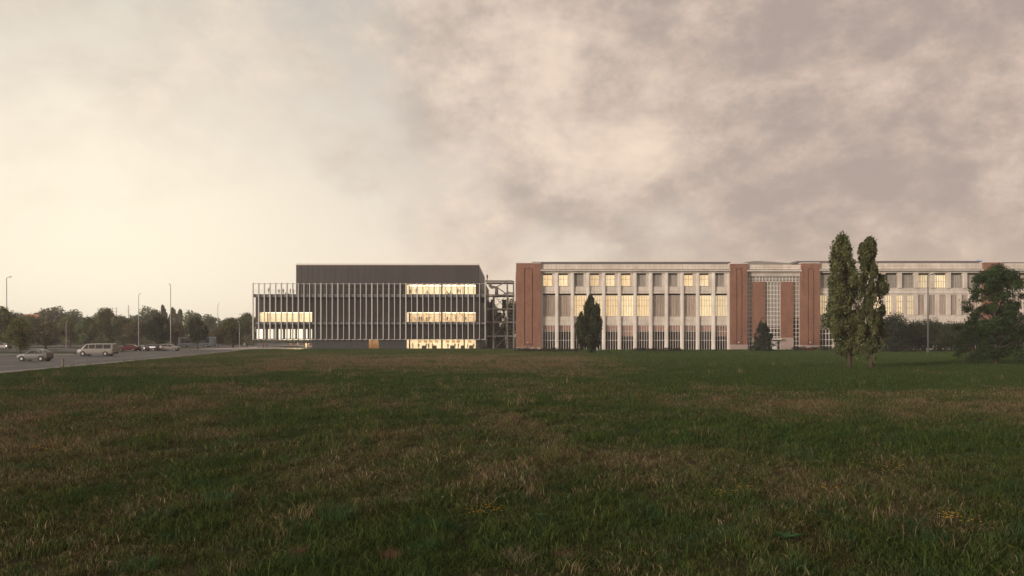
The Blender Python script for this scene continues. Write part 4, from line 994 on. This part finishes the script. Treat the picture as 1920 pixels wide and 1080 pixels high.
car(spot(66, 677), PI, M['car_silver'], HAT, (1.25, -1.22), 'silver hatchback parked nearest the lawn at the far left', win=HATW, scale=1.12)
l = spot(183, 667.3); car(l, PI, M['car_white'], VAN, (1.95, -1.75), 'long white passenger van parked side on in the car park', 'passenger_van', 'van', win=VANW, wr=0.38, scale=1.12)
car(spot(240, 658.4), PI+0.15, M['car_red'], SED, (1.3, -1.3), 'red saloon car parked just behind the rear of the white van', win=SEDW, scale=1.12)
car(spot(266, 658.2), PI-0.5, M['car_silver'], SED, (1.3, -1.3), 'silver saloon with pale bonnet between the red car and the dark one', win=SEDW)
car(spot(283, 657.6), PI-0.2, M['car_dark'], SUV, (1.35, -1.35), 'dark estate car parked left of the white one', win=SUVW)
car(spot(299, 657.3), PI-0.35, M['car_grey'], HAT, (1.25, -1.22), 'grey hatchback partly hidden by the white car', win=HATW)
car(spot(319, 657.8), 0.0, M['car_white'], SUV, (1.35, -1.35), 'white off road car at the right end of the parked row', win=SUVW, scale=1.02)
car(spot(8, 655.2, 0.18), PI*0.9, M['car_white'], HAT, (1.25, -1.22), 'white car at the foot of the tall lamp post at the left border', win=HATW)
l = (px(1691, 198), 198, 0.0); car(l, 0.1, M['car_red'], SED, (1.3, -1.3), 'red car glimpsed under the dark trees right of the poplars', group=None, win=SEDW)
# coach
COA = [(6.0, 0.40, 1.2, 3.1, 1.15, 1.02), (5.8, 0.32, 1.3, 3.40, 1.25, 1.12), (0, 0.32, 1.3, 3.45, 1.25, 1.14), (-5.8, 0.32, 1.3, 3.40, 1.25, 1.12), (-6.0, 0.40, 1.2, 3.2, 1.18, 1.05)]
COW = [(5.2-i*1.62, 5.2-i*1.62-1.5, 5.2-i*1.62, 5.2-i*1.62-1.5) for i in range(6)]
yc = 268.0
car((px(370, yc), yc, 0.02), PI, M['car_coach'], COA, (3.9, -3.4), 'pale blue grey coach parked behind the small trees', 'coach', 'coach', win=COW, wr=0.5)

# ------------------------------------------------------------------ people
def figure(pose):
    """one skinned skeleton -> one continuous mesh, feet at z=0, height 1.75"""
    if pose == 'stand': J = dict(hl=(-.10,0,.06), kl=(-.11,-.02,.50), hr=(.10,.02,.06), kr=(.11,.0,.50), el=(-.27,.02,1.12), wl=(-.28,-.08,.88), er=(.27,.02,1.12), wr=(.27,-.06,.88), z=0)
    elif pose == 'walk': J = dict(hl=(-.09,-.30,.08), kl=(-.10,-.16,.50), hr=(.09,.32,.12), kr=(.10,.06,.50), el=(-.25,.14,1.13), wl=(-.27,.10,.90), er=(.25,-.10,1.13), wr=(.25,-.28,.95), z=0)
    elif pose == 'talk': J = dict(hl=(-.13,0,.06), kl=(-.13,-.03,.50), hr=(.12,.05,.06), kr=(.12,.02,.50), el=(-.28,-.04,1.14), wl=(-.20,-.26,1.20), er=(.28,.0,1.12), wr=(.24,-.20,.98), z=0)
    else: J = dict(hl=(-.12,-.48,.06), kl=(-.12,-.44,.47), hr=(.12,-.46,.06), kr=(.12,-.42,.47), el=(-.25,-.06,.68), wl=(-.18,-.30,.60), er=(.25,-.06,.68), wr=(.18,-.30,.60), z=-0.46)
    z = J['z']; V = []; E = []; RR = []
    def a(p, r, par=None):
        V.append(p); RR.append(r)
        if par is not None: E.append((par, len(V)-1))
        return len(V)-1
    pel = a((0, 0, .94+z), (.155, .115)); wa = a((0, 0, 1.10+z), (.135, .10), pel); ch = a((0, -.01, 1.30+z), (.165, .115), wa); nk = a((0, 0, 1.47+z), (.058, .058), ch)
    hd0 = a((0, -.015, 1.56+z), (.070, .078), nk); hd = a((0, -.02, 1.65+z), (.078, .092), hd0); a((0, -.01, 1.73+z), (.050, .06), hd)
    for s, h, k in ((-1, 'hl', 'kl'), (1, 'hr', 'kr')):
        hp = a((s*.10, 0, .88+z), (.092, .092), pel); kn = a(J[k], (.060, .060), hp); an = a(J[h], (.042, .045), kn); a((J[h][0], J[h][1]-.15, max(.035, J[h][2]-.03)), (.038, .030), an)
    for s, e, w_ in ((-1, 'el', 'wl'), (1, 'er', 'wr')):
        sh = a((s*.185, 0, 1.39+z), (.058, .058), ch); el = a(J[e], (.042, .042), sh); wr_ = a(J[w_], (.028, .028), el)
        d = (Vector(J[w_])-Vector(J[e])).normalized(); pm = Vector(J[w_])+d*.09; pp = a(tuple(pm), (.030, .018), wr_)
        a(tuple(pm+d*.08+Vector((s*-.01, -.01, 0))), (.016, .010), pp)
        a(tuple(Vector(J[w_])+d*.07+Vector((-s*.045, -.02, 0))), (.011, .011), wr_)
    me_ = bpy.data.meshes.new('sk'); me_.from_pydata(V, E, []); o = bpy.data.objects.new('sk', me_); COL.objects.link(o)
    md = o.modifiers.new('s', 'SKIN'); md.use_smooth_shade = True
    for i, r_ in enumerate(RR): me_.skin_vertices[0].data[i].radius = r_
    me_.skin_vertices[0].data[0].use_root = True
    sb = o.modifiers.new('d', 'SUBSURF'); sb.levels = 1; sb.render_levels = 1
    dg = bpy.context.evaluated_depsgraph_get(); out = bpy.data.meshes.new_from_object(o.evaluated_get(dg)); out.name = 'body'
    bpy.data.objects.remove(o)
    out.materials.clear()
    mi = []
    for p in out.polygons:
        c = p.center; zz = c.z-z; hand = (Vector(c)-Vector(J['wl'])).length < .0 or min((Vector(c)-Vector(J[q])).length for q in ('wl', 'wr')) < .11 and abs(c.x) > .1
        armz = abs(c.x) > .20
        if c.z < 0.09: mi.append(3)
        elif zz > 1.48: mi.append(0)
        elif hand and not (pose == 'sit' and c.z < .5): mi.append(0)
        elif armz or zz > 1.0: mi.append(1)
        else: mi.append(2)
    out.polygons.foreach_set('material_index', mi) if False else None
    hair = MB(); R_ = []
    for zz, rr_, yy in ((1.58, .080, .045), (1.66, .098, .012), (1.73, .085, .0), (1.775, .045, .0)): R_.append(((0, yy-.0, zz+z), rr_))
    hair.tube([q[0] for q in R_], [q[1] for q in R_], 10); hm = hair.mesh('hair', M['hair'], sm=True)
    return out, mi, hm
FIG = {p: figure(p) for p in ('stand', 'walk', 'talk', 'sit')}
bodies = {}
def person(p, Yd, zb, pose, top, leg, rz, label, h=1.75, group=None):
    me_, mi, hm = FIG[pose]; k = (pose, top, leg)
    if k not in bodies:
        m2 = me_.copy(); m2.name = 'body'
        for m_ in (M['skin'], M['cl_'+top], M['cl_'+leg], M['shoe']): m2.materials.append(m_)
        m2.polygons.foreach_set('material_index', mi); bodies[k] = m2
    t = empty('person', (px(p, Yd), Yd, zb), label, 'person', group); t.rotation_euler = (0, 0, rz); s = h/1.75; t.scale = (s, s, s)
    for nm, q in (('body', bodies[k]), ('hair', hm)):
        o = bpy.data.objects.new(nm, q); COL.objects.link(o); o.parent = t
    return t
YP = 240.0; G1 = 'people on the plaza'
for a in [
 (458.5, 246, 'walk', 'white', 'grey', 1.2, 'person in a white top, leftmost on the plaza beside the dark coated one'),
 (463.5, 247, 'walk', 'black', 'black', 1.3, 'person in a black coat beside the white topped one left of the fins'),
 (494, 243, 'walk', 'red', 'navy', 0.2, 'left person of the pair in red strolling on the plaza'),
 (500, 243, 'walk', 'maroon', 'black', 0.1, 'person in maroon, right one of the pair on the plaza'),
 (545, 238, 'stand', 'ochre', 'brown', 2.8, 'person in an ochre coat under the overhang, nearest the middle'),
 (558, 236, 'talk', 'brown', 'black', 1.0, 'person in dark brown standing in the warm light of the undercroft'),
 (574, 234, 'stand', 'cream', 'cream', -0.6, 'person in cream clothes at the edge of the lit undercroft'),
 (579, 235, 'talk', 'orange', 'brown', -1.6, 'person in rust orange beside the ground floor wall')]:
    person(a[0], a[1], 0.024, a[2], a[3], a[4], a[5], a[6], 1.8, G1)
zt_ = Z5+0.06; G2 = 'people on the roof terrace'
for a in [(504.5, 225.2, 'stand', 'black', 'grey', 0.5, 'tall standing person in black, alone at the left of the roof terrace', 2.0),
          (523, 227, 'stand', 'grey', 'grey', 0, 'person in grey at the middle of the roof terrace', 1.7),
          (531, 226, 'talk', 'brown', 'black', 0.8, 'person in brown turned to others on the roof terrace', 1.75),
          (538, 227, 'sit', 'ochre', 'brown', -0.8, 'person in ochre seated on the roof terrace', 1.75),
          (544.5, 226, 'talk', 'black', 'brown', -1.0, 'person in a black top near the right end of the roof terrace', 1.75),
          (550, 226.5, 'stand', 'cream', 'grey', 0.3, 'person in cream beside the tall volume on the roof terrace', 1.7)]:
    person(a[0], a[1], zt_+(0.0), a[2], a[3], a[4], a[5], a[6], a[7], G2)
def seat(p, Yd, zb, what):
    x = px(p, Yd); b = empty('bench', (x, Yd, zb), what, 'bench')
    MB().box(x-0.6, x+0.6, Yd-0.1, Yd+0.35, zb+0.38, zb+0.44).build('seat', M['wood'], b)
    for sx_ in (-0.5, 0.5): MB().box(x+sx_-0.04, x+sx_+0.04, Yd-0.05, Yd+0.3, zb, zb+0.377).build('leg', M['steel_dk'], b)
seat(538, 227, zt_, 'bench under the seated person in ochre on the roof terrace')
G3 = 'people on the top floor'
for a in [(770, 225.6, 'stand', 'brown', 'black', 0.4, 'person in brown at the left end of the lit top floor', 1.6),
          (781, 225.4, 'stand', 'black', 'black', 0, 'tall dark figure beside the left column of the lit top floor', 1.95),
          (801, 226, 'sit', 'grey', 'brown', 0.5, 'person in grey seated low on the lit top floor', 1.75),
          (838, 226, 'sit', 'brown', 'black', 1.0, 'person in brown seated just right of the middle column, top floor', 1.75),
          (845, 226.5, 'sit', 'black', 'grey', -1.0, 'person in black seated facing the one in brown, top floor', 1.75),
          (858.5, 225.6, 'stand', 'navy', 'black', 0.8, 'person in navy of the standing pair at the right of the top floor', 1.85),
          (863, 225.7, 'talk', 'grey', 'black', -0.9, 'person in grey of the standing pair at the right of the top floor', 1.75)]:
    person(a[0], a[1], Z5+0.025, a[2], a[3], a[4], a[5], a[6], a[7], G3)
for p_, q_ in ((801, 226), (838, 226), (845, 226.5)): seat(p_, q_, Z5+0.02, {801: 'lone bench on the lit top floor left of the middle column', 838: 'bench just right of the middle column on the lit top floor', 845: 'second bench right of the middle column on the lit top floor'}[p_])
G4 = 'people on the middle floor'
for a in [(786.5, 225.6, 'stand', 'black', 'brown', 0.4, 'person in black facing left before the left part of the mural', 1.75),
          (790.5, 225.8, 'talk', 'brown', 'black', -0.4, 'person in brown next to the one in black on the middle floor', 1.75),
          (800, 226.2, 'walk', 'navy', 'black', 1.4, 'person in navy walking on the middle floor', 1.65),
          (803.5, 225.6, 'stand', 'grey', 'black', 0.4, 'person in grey behind the walker in navy, middle floor', 1.75),
          (839, 226, 'talk', 'maroon', 'navy', 0.4, 'person in maroon right of the middle column, middle floor', 1.7),
          (855, 225.6, 'stand', 'black', 'navy', 0.4, 'person in black and navy before the right part of the mural', 1.85),
          (873, 226, 'stand', 'brown', 'grey', 0.4, 'person in brown and grey near the right column, middle floor', 1.75)]:
    person(a[0], a[1], Z3+0.025, a[2], a[3], a[4], a[5], a[6], a[7], G4)
G5 = 'people in the ground floor hall'
for a in [(774, 225.6, 'walk', 'grey', 'black', 1.4, 'person in grey walking at the left end of the lit ground floor'),
          (785, 226.4, 'stand', 'black', 'brown', 0.4, 'person in black under the first hanging screen'),
          (799, 226.4, 'talk', 'navy', 'black', 1.0, 'person in navy by the first counter of the ground floor'),
          (803.5, 225.8, 'stand', 'black', 'black', -0.6, 'person all in black left of the middle column, ground floor'),
          (811, 226.6, 'talk', 'red', 'brown', 0.5, 'person in red beside the second counter, ground floor'),
          (840, 226, 'stand', 'brown', 'black', 0.1, 'person in brown just right of the middle column, ground floor'),
          (853, 225.7, 'stand', 'black', 'navy', 0.1, 'person in black and navy in the right half of the ground floor'),
          (859.5, 226.4, 'talk', 'maroon', 'black', -0.8, 'person in maroon talking in the right half of the ground floor'),
          (877, 226, 'walk', 'orange', 'black', -1.3, 'person in orange near the right column of the ground floor'),
          (888, 225.7, 'stand', 'brown', 'brown', 0.1, 'person in brown at the right end of the lit ground floor')]:
    person(a[0], a[1], 0.045, a[2], a[3], a[4], a[5], a[6], 1.75, G5)
MB().box(sx(910), sx(925), YS+0.16, YS+2.2, sz(525.6)-0.1, sz(525.6)).build('platform', M['steel_dk'], st)
person(913.5, YS+1.0, sz(525.6), 'stand', 'black', 'black', 0.8, 'lone person in black standing on top of the steel frame', 1.85)
person(1460, YB-2.6, 0.0, 'stand', 'blue', 'navy', 0.4, 'person in blue standing at the factory entrance door', 1.75)

# ------------------------------------------------------------------ grass
def blade_mesh(name, n, rad, hmin, hmax, wd, lean, m, curl=0.5, seed=0, segs=2):
    r = np.random.default_rng(seed); th = r.uniform(0, 2*np.pi, n); q = rad*np.sqrt(r.random(n))
    bx_, by_ = np.cos(th)*q, np.sin(th)*q; h = r.uniform(hmin, hmax, n); a = r.uniform(0, 2*np.pi, n); le = lean*r.uniform(0.1, 1.0, n)*h
    dxx, dyy = np.cos(a)*le, np.sin(a)*le; pa = r.uniform(0, 2*np.pi, n); w = wd*r.uniform(0.6, 1.3, n); wx, wy = np.cos(pa)*w/2, np.sin(pa)*w/2
    zb = -0.03
    if segs == 2:
        v = np.stack([np.stack([bx_-wx, by_-wy, np.full(n, zb)], -1), np.stack([bx_+wx, by_+wy, np.full(n, zb)], -1),
                  np.stack([bx_+dxx*0.35+wx*0.8, by_+dyy*0.35+wy*0.8, h*0.55], -1), np.stack([bx_+dxx*0.35-wx*0.8, by_+dyy*0.35-wy*0.8, h*0.55], -1),
                  np.stack([bx_+dxx, by_+dyy, h*(1-0.25*curl)], -1)], 1).reshape(-1, 3)
        k = np.arange(n)[:, None]*5
        fq = (k+np.array([[0, 1, 2, 3]])); ft = (k+np.array([[3, 2, 4]]))
        faces = [tuple(x) for x in fq.tolist()]+[tuple(x) for x in ft.tolist()]
    else:
        v = np.stack([np.stack([bx_-wx, by_-wy, np.full(n, zb)], -1), np.stack([bx_+wx, by_+wy, np.full(n, zb)], -1), np.stack([bx_+dxx, by_+dyy, h], -1)], 1).reshape(-1, 3)
        faces = [tuple(x) for x in (np.arange(n)[:, None]*3+np.array([[0, 1, 2]])).tolist()]
    me_ = bpy.data.meshes.new(name); me_.from_pydata(v.tolist(), [], faces); me_.materials.append(m); return me_
def grass_material():
    m = bpy.data.materials.new('meadow_blades'); m.use_nodes = True; t = m.node_tree; k = G(t); t.nodes.clear()
    at_ = t.nodes.new('ShaderNodeAttribute'); at_.attribute_type = 'INSTANCER'; at_.attribute_name = 'dry'
    geo = t.nodes.new('ShaderNodeNewGeometry'); rnd = geo.outputs['Random Per Island']; pos = geo.outputs['Position']
    n = k.noise(pos, 0.9, 4, 0.6)
    rr = k.m('FRACT', k.m('MULTIPLY', rnd, 7.13))
    gcol = k.mix(k.m('POWER', rnd, 1.4), GREEN0, GREEN1); gcol = k.mix(k.m('MULTIPLY', k.ss(n, 0.48, 0.72), 0.6), gcol, (0.028, 0.092, 0.044))
    dcol = k.mix(k.m('POWER', rnd, 2.0), DRY0, DRY1); dcol = k.mix(k.m('MULTIPLY', k.ss(k.noise(pos, 0.35, 3, 0.6), 0.5, 0.72), 0.45), dcol, (0.17, 0.105, 0.052))
    f = k.ss(k.m('ADD', at_.outputs['Fac'], k.m('MULTIPLY', k.m('SUBTRACT', rr, 0.5), 0.85)), 0.30, 0.72)
    c = k.mix(f, gcol, dcol)
    d = t.nodes.new('ShaderNodeBsdfDiffuse'); k.put(d.inputs[0], c); tr = t.nodes.new('ShaderNodeBsdfTranslucent'); k.put(tr.inputs[0], c)
    mm = t.nodes.new('ShaderNodeMixShader'); mm.inputs[0].default_value = 0.25; t.links.new(d.outputs[0], mm.inputs[1]); t.links.new(tr.outputs[0], mm.inputs[2])
    o = t.nodes.new('ShaderNodeOutputMaterial'); t.links.new(mm.outputs[0], o.inputs[0]); return m
M['blades'] = grass_material()
src = bpy.data.collections.new('grass_sources')
specs = [(70, 0.24, 0.04, 0.13, 0.010, 1.6, 0.8), (60, 0.20, 0.05, 0.17, 0.010, 1.3, 0.6), (70, 0.26, 0.03, 0.09, 0.012, 2.2, 1.0), (36, 0.16, 0.08, 0.26, 0.008, 1.0, 0.5),      # near 0-3
         (90, 0.55, 0.05, 0.15, 0.014, 1.2, 0.7), (80, 0.5, 0.04, 0.20, 0.013, 1.0, 0.6),       # mid 4-5
         (90, 1.0, 0.06, 0.18, 0.030, 1.0, 0.6), (80, 1.0, 0.05, 0.24, 0.028, 1.0, 0.6)]        # far 6-7
for i, (n, rad, h0, h1, wd, ln, cu) in enumerate(specs):
    o = bpy.data.objects.new('grass_clump_%d' % i, blade_mesh('clump', n, rad, h0, h1, wd, ln, M['blades'], cu, 100+i, 2 if i < 6 else 1)); src.objects.link(o)
def scatter(y0, y1, dens, variants, smin, smax):
    area = 0.5*(y1**2-y0**2)*1.36; n = int(area*dens)
    y = np.sqrt(rng.uniform(y0**2, y1**2, n)); x = rng.uniform(-0.68, 0.68, n)*y
    ok = (x > edge_x(y)+0.35+0.3)&(y < 221.5)
    ok &= ~((y > 204.8)&(x > px(968, YB)-0.6))
    x, y = x[ok], y[ok]; n = len(x); cl = fbm(x/1.1, y/1.1, 77)
    sc = rng.uniform(smin, smax, n)*(0.42+1.25*cl)
    return x, y, sc, rng.choice(variants, n)
def weeds(y0, y1, dens, var, s0, s1):
    x, y, sc, v = scatter(y0, y1, dens, var, s0, s1); k = fbm(x/4, y/4, 55) > 0.50; return x[k], y[k], sc[k], v[k]
parts = [scatter(10.5, 24, 22, [0, 0, 1, 2, 2, 3], 0.8, 1.4), scatter(24, 46, 12, [0, 1, 2, 3], 0.9, 1.6), scatter(46, 105, 3.6, [4, 5], 0.8, 1.5), scatter(105, 221, 1.3, [6, 7], 0.8, 1.5)]
wd = [weeds(12, 40, 0.9, [3, 1], 1.1, 1.7), weeds(40, 110, 0.20, [3], 1.8, 3.0), weeds(110, 220, 0.05, [7], 1.0, 1.7)]
def edge_grass(x0, x1, y0, y1, n, s0, s1):
    return rng.uniform(x0, x1, n), rng.uniform(y0, y1, n), rng.uniform(s0, s1, n), rng.choice([6, 7], n)
parts += [edge_grass(-57, 0, 219.8, 221.6, 700, 0.9, 2.2), edge_grass(1, 140, 202.8, 204.6, 1200, 0.9, 2.2)]
parts += wd; nW_ = sum(len(q[0]) for q in wd)
gxv = np.concatenate([p[0] for p in parts]); gyy = np.concatenate([p[1] for p in parts]); gs = np.concatenate([p[2] for p in parts]); gi = np.concatenate([p[3] for p in parts])
nG = len(gxv); gdry = dryness(gxv, gyy); gdry[-nW_:] = np.where(rng.random(nW_) < np.where(gxv[-nW_:] > 8, 0.93, 0.72), 0.05, 0.9)
gm_ = bpy.data.meshes.new('meadow_grass'); gm_.vertices.add(nG)
gm_.vertices.foreach_set('co', np.stack([gxv, gyy, gheight(gxv, gyy)], -1).astype(np.float32).ravel())
for nm, ty, dat in (('dry', 'FLOAT', gdry), ('scl', 'FLOAT', gs), ('rotz', 'FLOAT', rng.uniform(0, 6.28, nG)), ('idx', 'INT', gi)):
    a_ = gm_.attributes.new(nm, ty, 'POINT'); a_.data.foreach_set('value', dat.astype(np.float32 if ty == 'FLOAT' else np.int32))
go = put('meadow_grass', gm_); tag(go, 'wide rough meadow of mixed green and dry brown grass in the foreground', 'grass', kind='stuff')
ng = bpy.data.node_groups.new('grass_scatter', 'GeometryNodeTree')
ng.interface.new_socket('Geometry', in_out='INPUT', socket_type='NodeSocketGeometry'); ng.interface.new_socket('Geometry', in_out='OUTPUT', socket_type='NodeSocketGeometry')
n_ = ng.nodes; gi_ = n_.new('NodeGroupInput'); go_ = n_.new('NodeGroupOutput'); ip = n_.new('GeometryNodeInstanceOnPoints'); ci = n_.new('GeometryNodeCollectionInfo')
ci.inputs['Collection'].default_value = src; ci.inputs['Separate Children'].default_value = True; ci.inputs['Reset Children'].default_value = True
def nat(name, ty):
    a_ = n_.new('GeometryNodeInputNamedAttribute'); a_.data_type = ty; a_.inputs['Name'].default_value = name; return a_.outputs['Attribute']
ng.links.new(gi_.outputs[0], ip.inputs['Points']); ng.links.new(ci.outputs[0], ip.inputs['Instance']); ip.inputs['Pick Instance'].default_value = True
ng.links.new(nat('idx', 'INT'), ip.inputs['Instance Index'])
cx = n_.new('ShaderNodeCombineXYZ'); ng.links.new(nat('rotz', 'FLOAT'), cx.inputs[2]); ng.links.new(cx.outputs[0], ip.inputs['Rotation']); ng.links.new(nat('scl', 'FLOAT'), ip.inputs['Scale'])
ng.links.new(ip.outputs[0], go_.inputs[0])
md = go.modifiers.new('scatter', 'NODES'); md.node_group = ng

# single plants that stand out in the meadow
def gpt(p, row):
    y = gy(row); x = px(p, y); return (x, y, float(gheight(np.array(x), np.array(y))))
def tuft(p, row, n, rad, h0, h1, wd, lean, m, label, name='grass_tuft', cat='grass tuft', group='tall tufts in the meadow', curl=0.7):
    l = gpt(p, row); o = put(name, blade_mesh(name, n, rad, h0, h1, wd, lean, LM[m], curl, int(p)), None, l); tag(o, label, cat, group)
tuft(638, 978, 170, 0.36, 0.20, 0.55, 0.015, 1.6, 'tuft', 'largest blue green grass tuft, bottom centre left of the meadow')
tuft(415, 940, 110, 0.32, 0.18, 0.42, 0.015, 1.4, 'tuft', 'blue green tuft left of the largest one')
tuft(548, 862, 160, 0.50, 0.12, 0.32, 0.012, 1.2, 'tuft', 'green tuft above the largest one, left of centre')
tuft(968, 900, 130, 0.50, 0.10, 0.30, 0.012, 1.3, 'tuft', 'green tuft in the middle of the meadow')
tuft(55, 880, 130, 0.50, 0.10, 0.28, 0.013, 1.3, 'tuft', 'green tuft below the yellow flowers at the left border')
tuft(330, 850, 110, 0.40, 0.10, 0.24, 0.012, 1.3, 'tuft', 'small dark green tuft right of the left yellow flowers')
tuft(1700, 985, 120, 0.40, 0.12, 0.30, 0.010, 1.3, 'tuft', 'green tuft at the lower right, left of the orange flowers')
tuft(255, 1065, 150, 0.35, 0.12, 0.30, 0.009, 1.3, 'tuft', 'green tuft at the bottom border, far left')
tuft(560, 1040, 130, 0.16, 0.10, 0.24, 0.006, 1.2, 'redstalk', 'reddish dry clump at the bottom, below the largest green tuft', 'dry_clump', 'dry grass')
tuft(735, 1050, 130, 0.18, 0.10, 0.24, 0.006, 1.2, 'redstalk', 'reddish dry clump at the bottom right of the largest green tuft', 'dry_clump', 'dry grass')
tuft(1060, 1045, 130, 0.22, 0.10, 0.22, 0.006, 1.4, 'redstalk', 'reddish dry clump at the bottom centre, right of the pale straw', 'dry_clump', 'dry grass')
tuft(965, 1050, 120, 0.30, 0.12, 0.34, 0.006, 1.8, 'straw', 'pale straw stalks leaning over at the bottom centre', 'dry_clump', 'dry grass')
tuft(1350, 960, 90, 0.30, 0.10, 0.26, 0.006, 1.6, 'straw', 'pale straw stalks below the orange flowers right of centre', 'dry_clump', 'dry grass')
tuft(760, 945, 120, 0.45, 0.08, 0.22, 0.006, 1.6, 'straw', 'pale straw patch left of the white scrap', 'dry_clump', 'dry grass')
tuft(590, 925, 120, 0.5, 0.08, 0.22, 0.006, 1.6, 'straw', 'pale straw patch just above the largest green tuft', 'dry_clump', 'dry grass')
def flowers(p, row, n, rad, label, h=0.14, m='yellow'):
    l = gpt(p, row); t = empty('flower_clump', l, label, 'wildflowers', 'yellow wildflowers in the meadow')
    r = np.random.default_rng(int(p)); th = r.uniform(0, 6.28, n); q = rad*np.sqrt(r.random(n)); x, y = np.cos(th)*q, np.sin(th)*q*1.2; z = r.uniform(h*0.6, h*1.2, n)
    s_ = MB(); f_ = MB()
    for i in range(n):
        s_.tube([(x[i]*0.9, y[i]*0.9, -0.02), (x[i], y[i], z[i])], [0.003, 0.002], 3, False)
        for k in range(5):
            a = k*1.257+i; c_, d_ = math.cos(a), math.sin(a); R0 = 0.021
            f_.add([(x[i], y[i], z[i]), (x[i]+c_*R0-d_*0.008, y[i]+d_*R0+c_*0.008, z[i]+0.008), (x[i]+c_*R0*1.25, y[i]+d_*R0*1.25, z[i]+0.012), (x[i]+c_*R0+d_*0.008, y[i]+d_*R0-c_*0.008, z[i]+0.008)], [(0,1,2,3)])
    tag(put('stems', s_.mesh('stems', LM['weed']), t, l), kind='stuff'); tag(put('petals', f_.mesh('petals', LM[m]), t, l), kind='stuff')
flowers(85, 845, 34, 0.55, 'yellow flowers near the left border of the meadow')
flowers(128, 850, 16, 0.35, 'orange yellow flowers right beside the leftmost yellow clump')
flowers(672, 800, 40, 1.1, 'scattered yellow flowers in the upper middle of the meadow')
flowers(655, 776, 26, 1.0, 'far yellow flowers just above the upper middle ones')
flowers(905, 965, 30, 0.40, 'yellow flowers at the lower centre')
flowers(1358, 934, 22, 0.30, 'orange yellow flowers right of centre, left of two clumps')
flowers(1392, 925, 16, 0.25, 'orange yellow flowers right of centre, right of two clumps')
flowers(1630, 880, 34, 0.9, 'yellow flowers in the right part, above the orange ones')
flowers(1800, 982, 26, 0.40, 'orange yellow flowers at the lower right')
flowers(1570, 935, 20, 0.5, 'sparse yellow flowers between the two right hand tufts')
# broad leaved dock rosettes
def rosette(p, row, n, ln, label):
    l = gpt(p, row); t = empty('dock_plant', l, label, 'weed', 'broad leaved weeds in the meadow')
    for i in range(n):
        a = i*2.4+random.uniform(-.2, .2); L_ = ln*random.uniform(0.7, 1.1); w = L_*0.20; lf = MB(); vs = []
        for j in range(5):
            f = j/4; ww = w*math.sin(math.pi*(0.12+0.86*f)); z = 0.05+L_*0.55*math.sin(f*1.9)*0.8; d = L_*f
            c_, s_ = math.cos(a), math.sin(a)
            vs += [(c_*d-s_*ww, s_*d+c_*ww, z+0.015), (c_*d, s_*d, z), (c_*d+s_*ww, s_*d-c_*ww, z+0.015)]
        fs_ = [q for j in range(4) for q in ((j*3, j*3+1, j*3+4, j*3+3), (j*3+1, j*3+2, j*3+5, j*3+4))]
        lf.add(vs, fs_); put('leaf', lf.mesh('leaf', LM['weed'], sm=True), t, l)
rosette(1475, 1025, 11, 0.26, 'broad leaved weed at the bottom right of centre'); rosette(915, 968, 8, 0.16, 'small broad leaved weed beside the lower centre yellow flowers')
rosette(1012, 975, 7, 0.14, 'smallest broad leaved weed right of the lower centre flowers')
l = gpt(827, 938); o = MB().add([(0, 0, 0.0), (0.06, 0.01, 0.01), (0.07, 0.04, 0.03), (0.01, 0.05, 0.02), (0.03, 0.02, 0.05)], [(0,1,4), (1,2,4), (2,3,4), (3,0,4), (0,3,2,1)]).mesh('paper_scrap', M['white'])
tag(put('paper_scrap', o, None, (l[0], l[1], l[2]+0.03)), 'crumpled white scrap lying in the grass left of the yellow flowers', 'litter')

# ------------------------------------------------------------------ haze
hz = bpy.data.materials.new('haze_air'); hz.use_nodes = True; t = hz.node_tree; t.nodes.clear()
pv = t.nodes.new('ShaderNodeVolumePrincipled'); pv.inputs['Color'].default_value = (0.98, 0.96, 0.93, 1); pv.inputs['Density'].default_value = 0.00030; pv.inputs['Anisotropy'].default_value = 0.0
ho = t.nodes.new('ShaderNodeOutputMaterial'); t.links.new(pv.outputs[0], ho.inputs['Volume'])
tag(MB().box(-1600, 1600, -1500, 1600, -1.5, 30).build('haze', hz, origin=(0, 0, 0)), 'thin warm evening haze lying over the far trees', 'haze', kind='stuff')
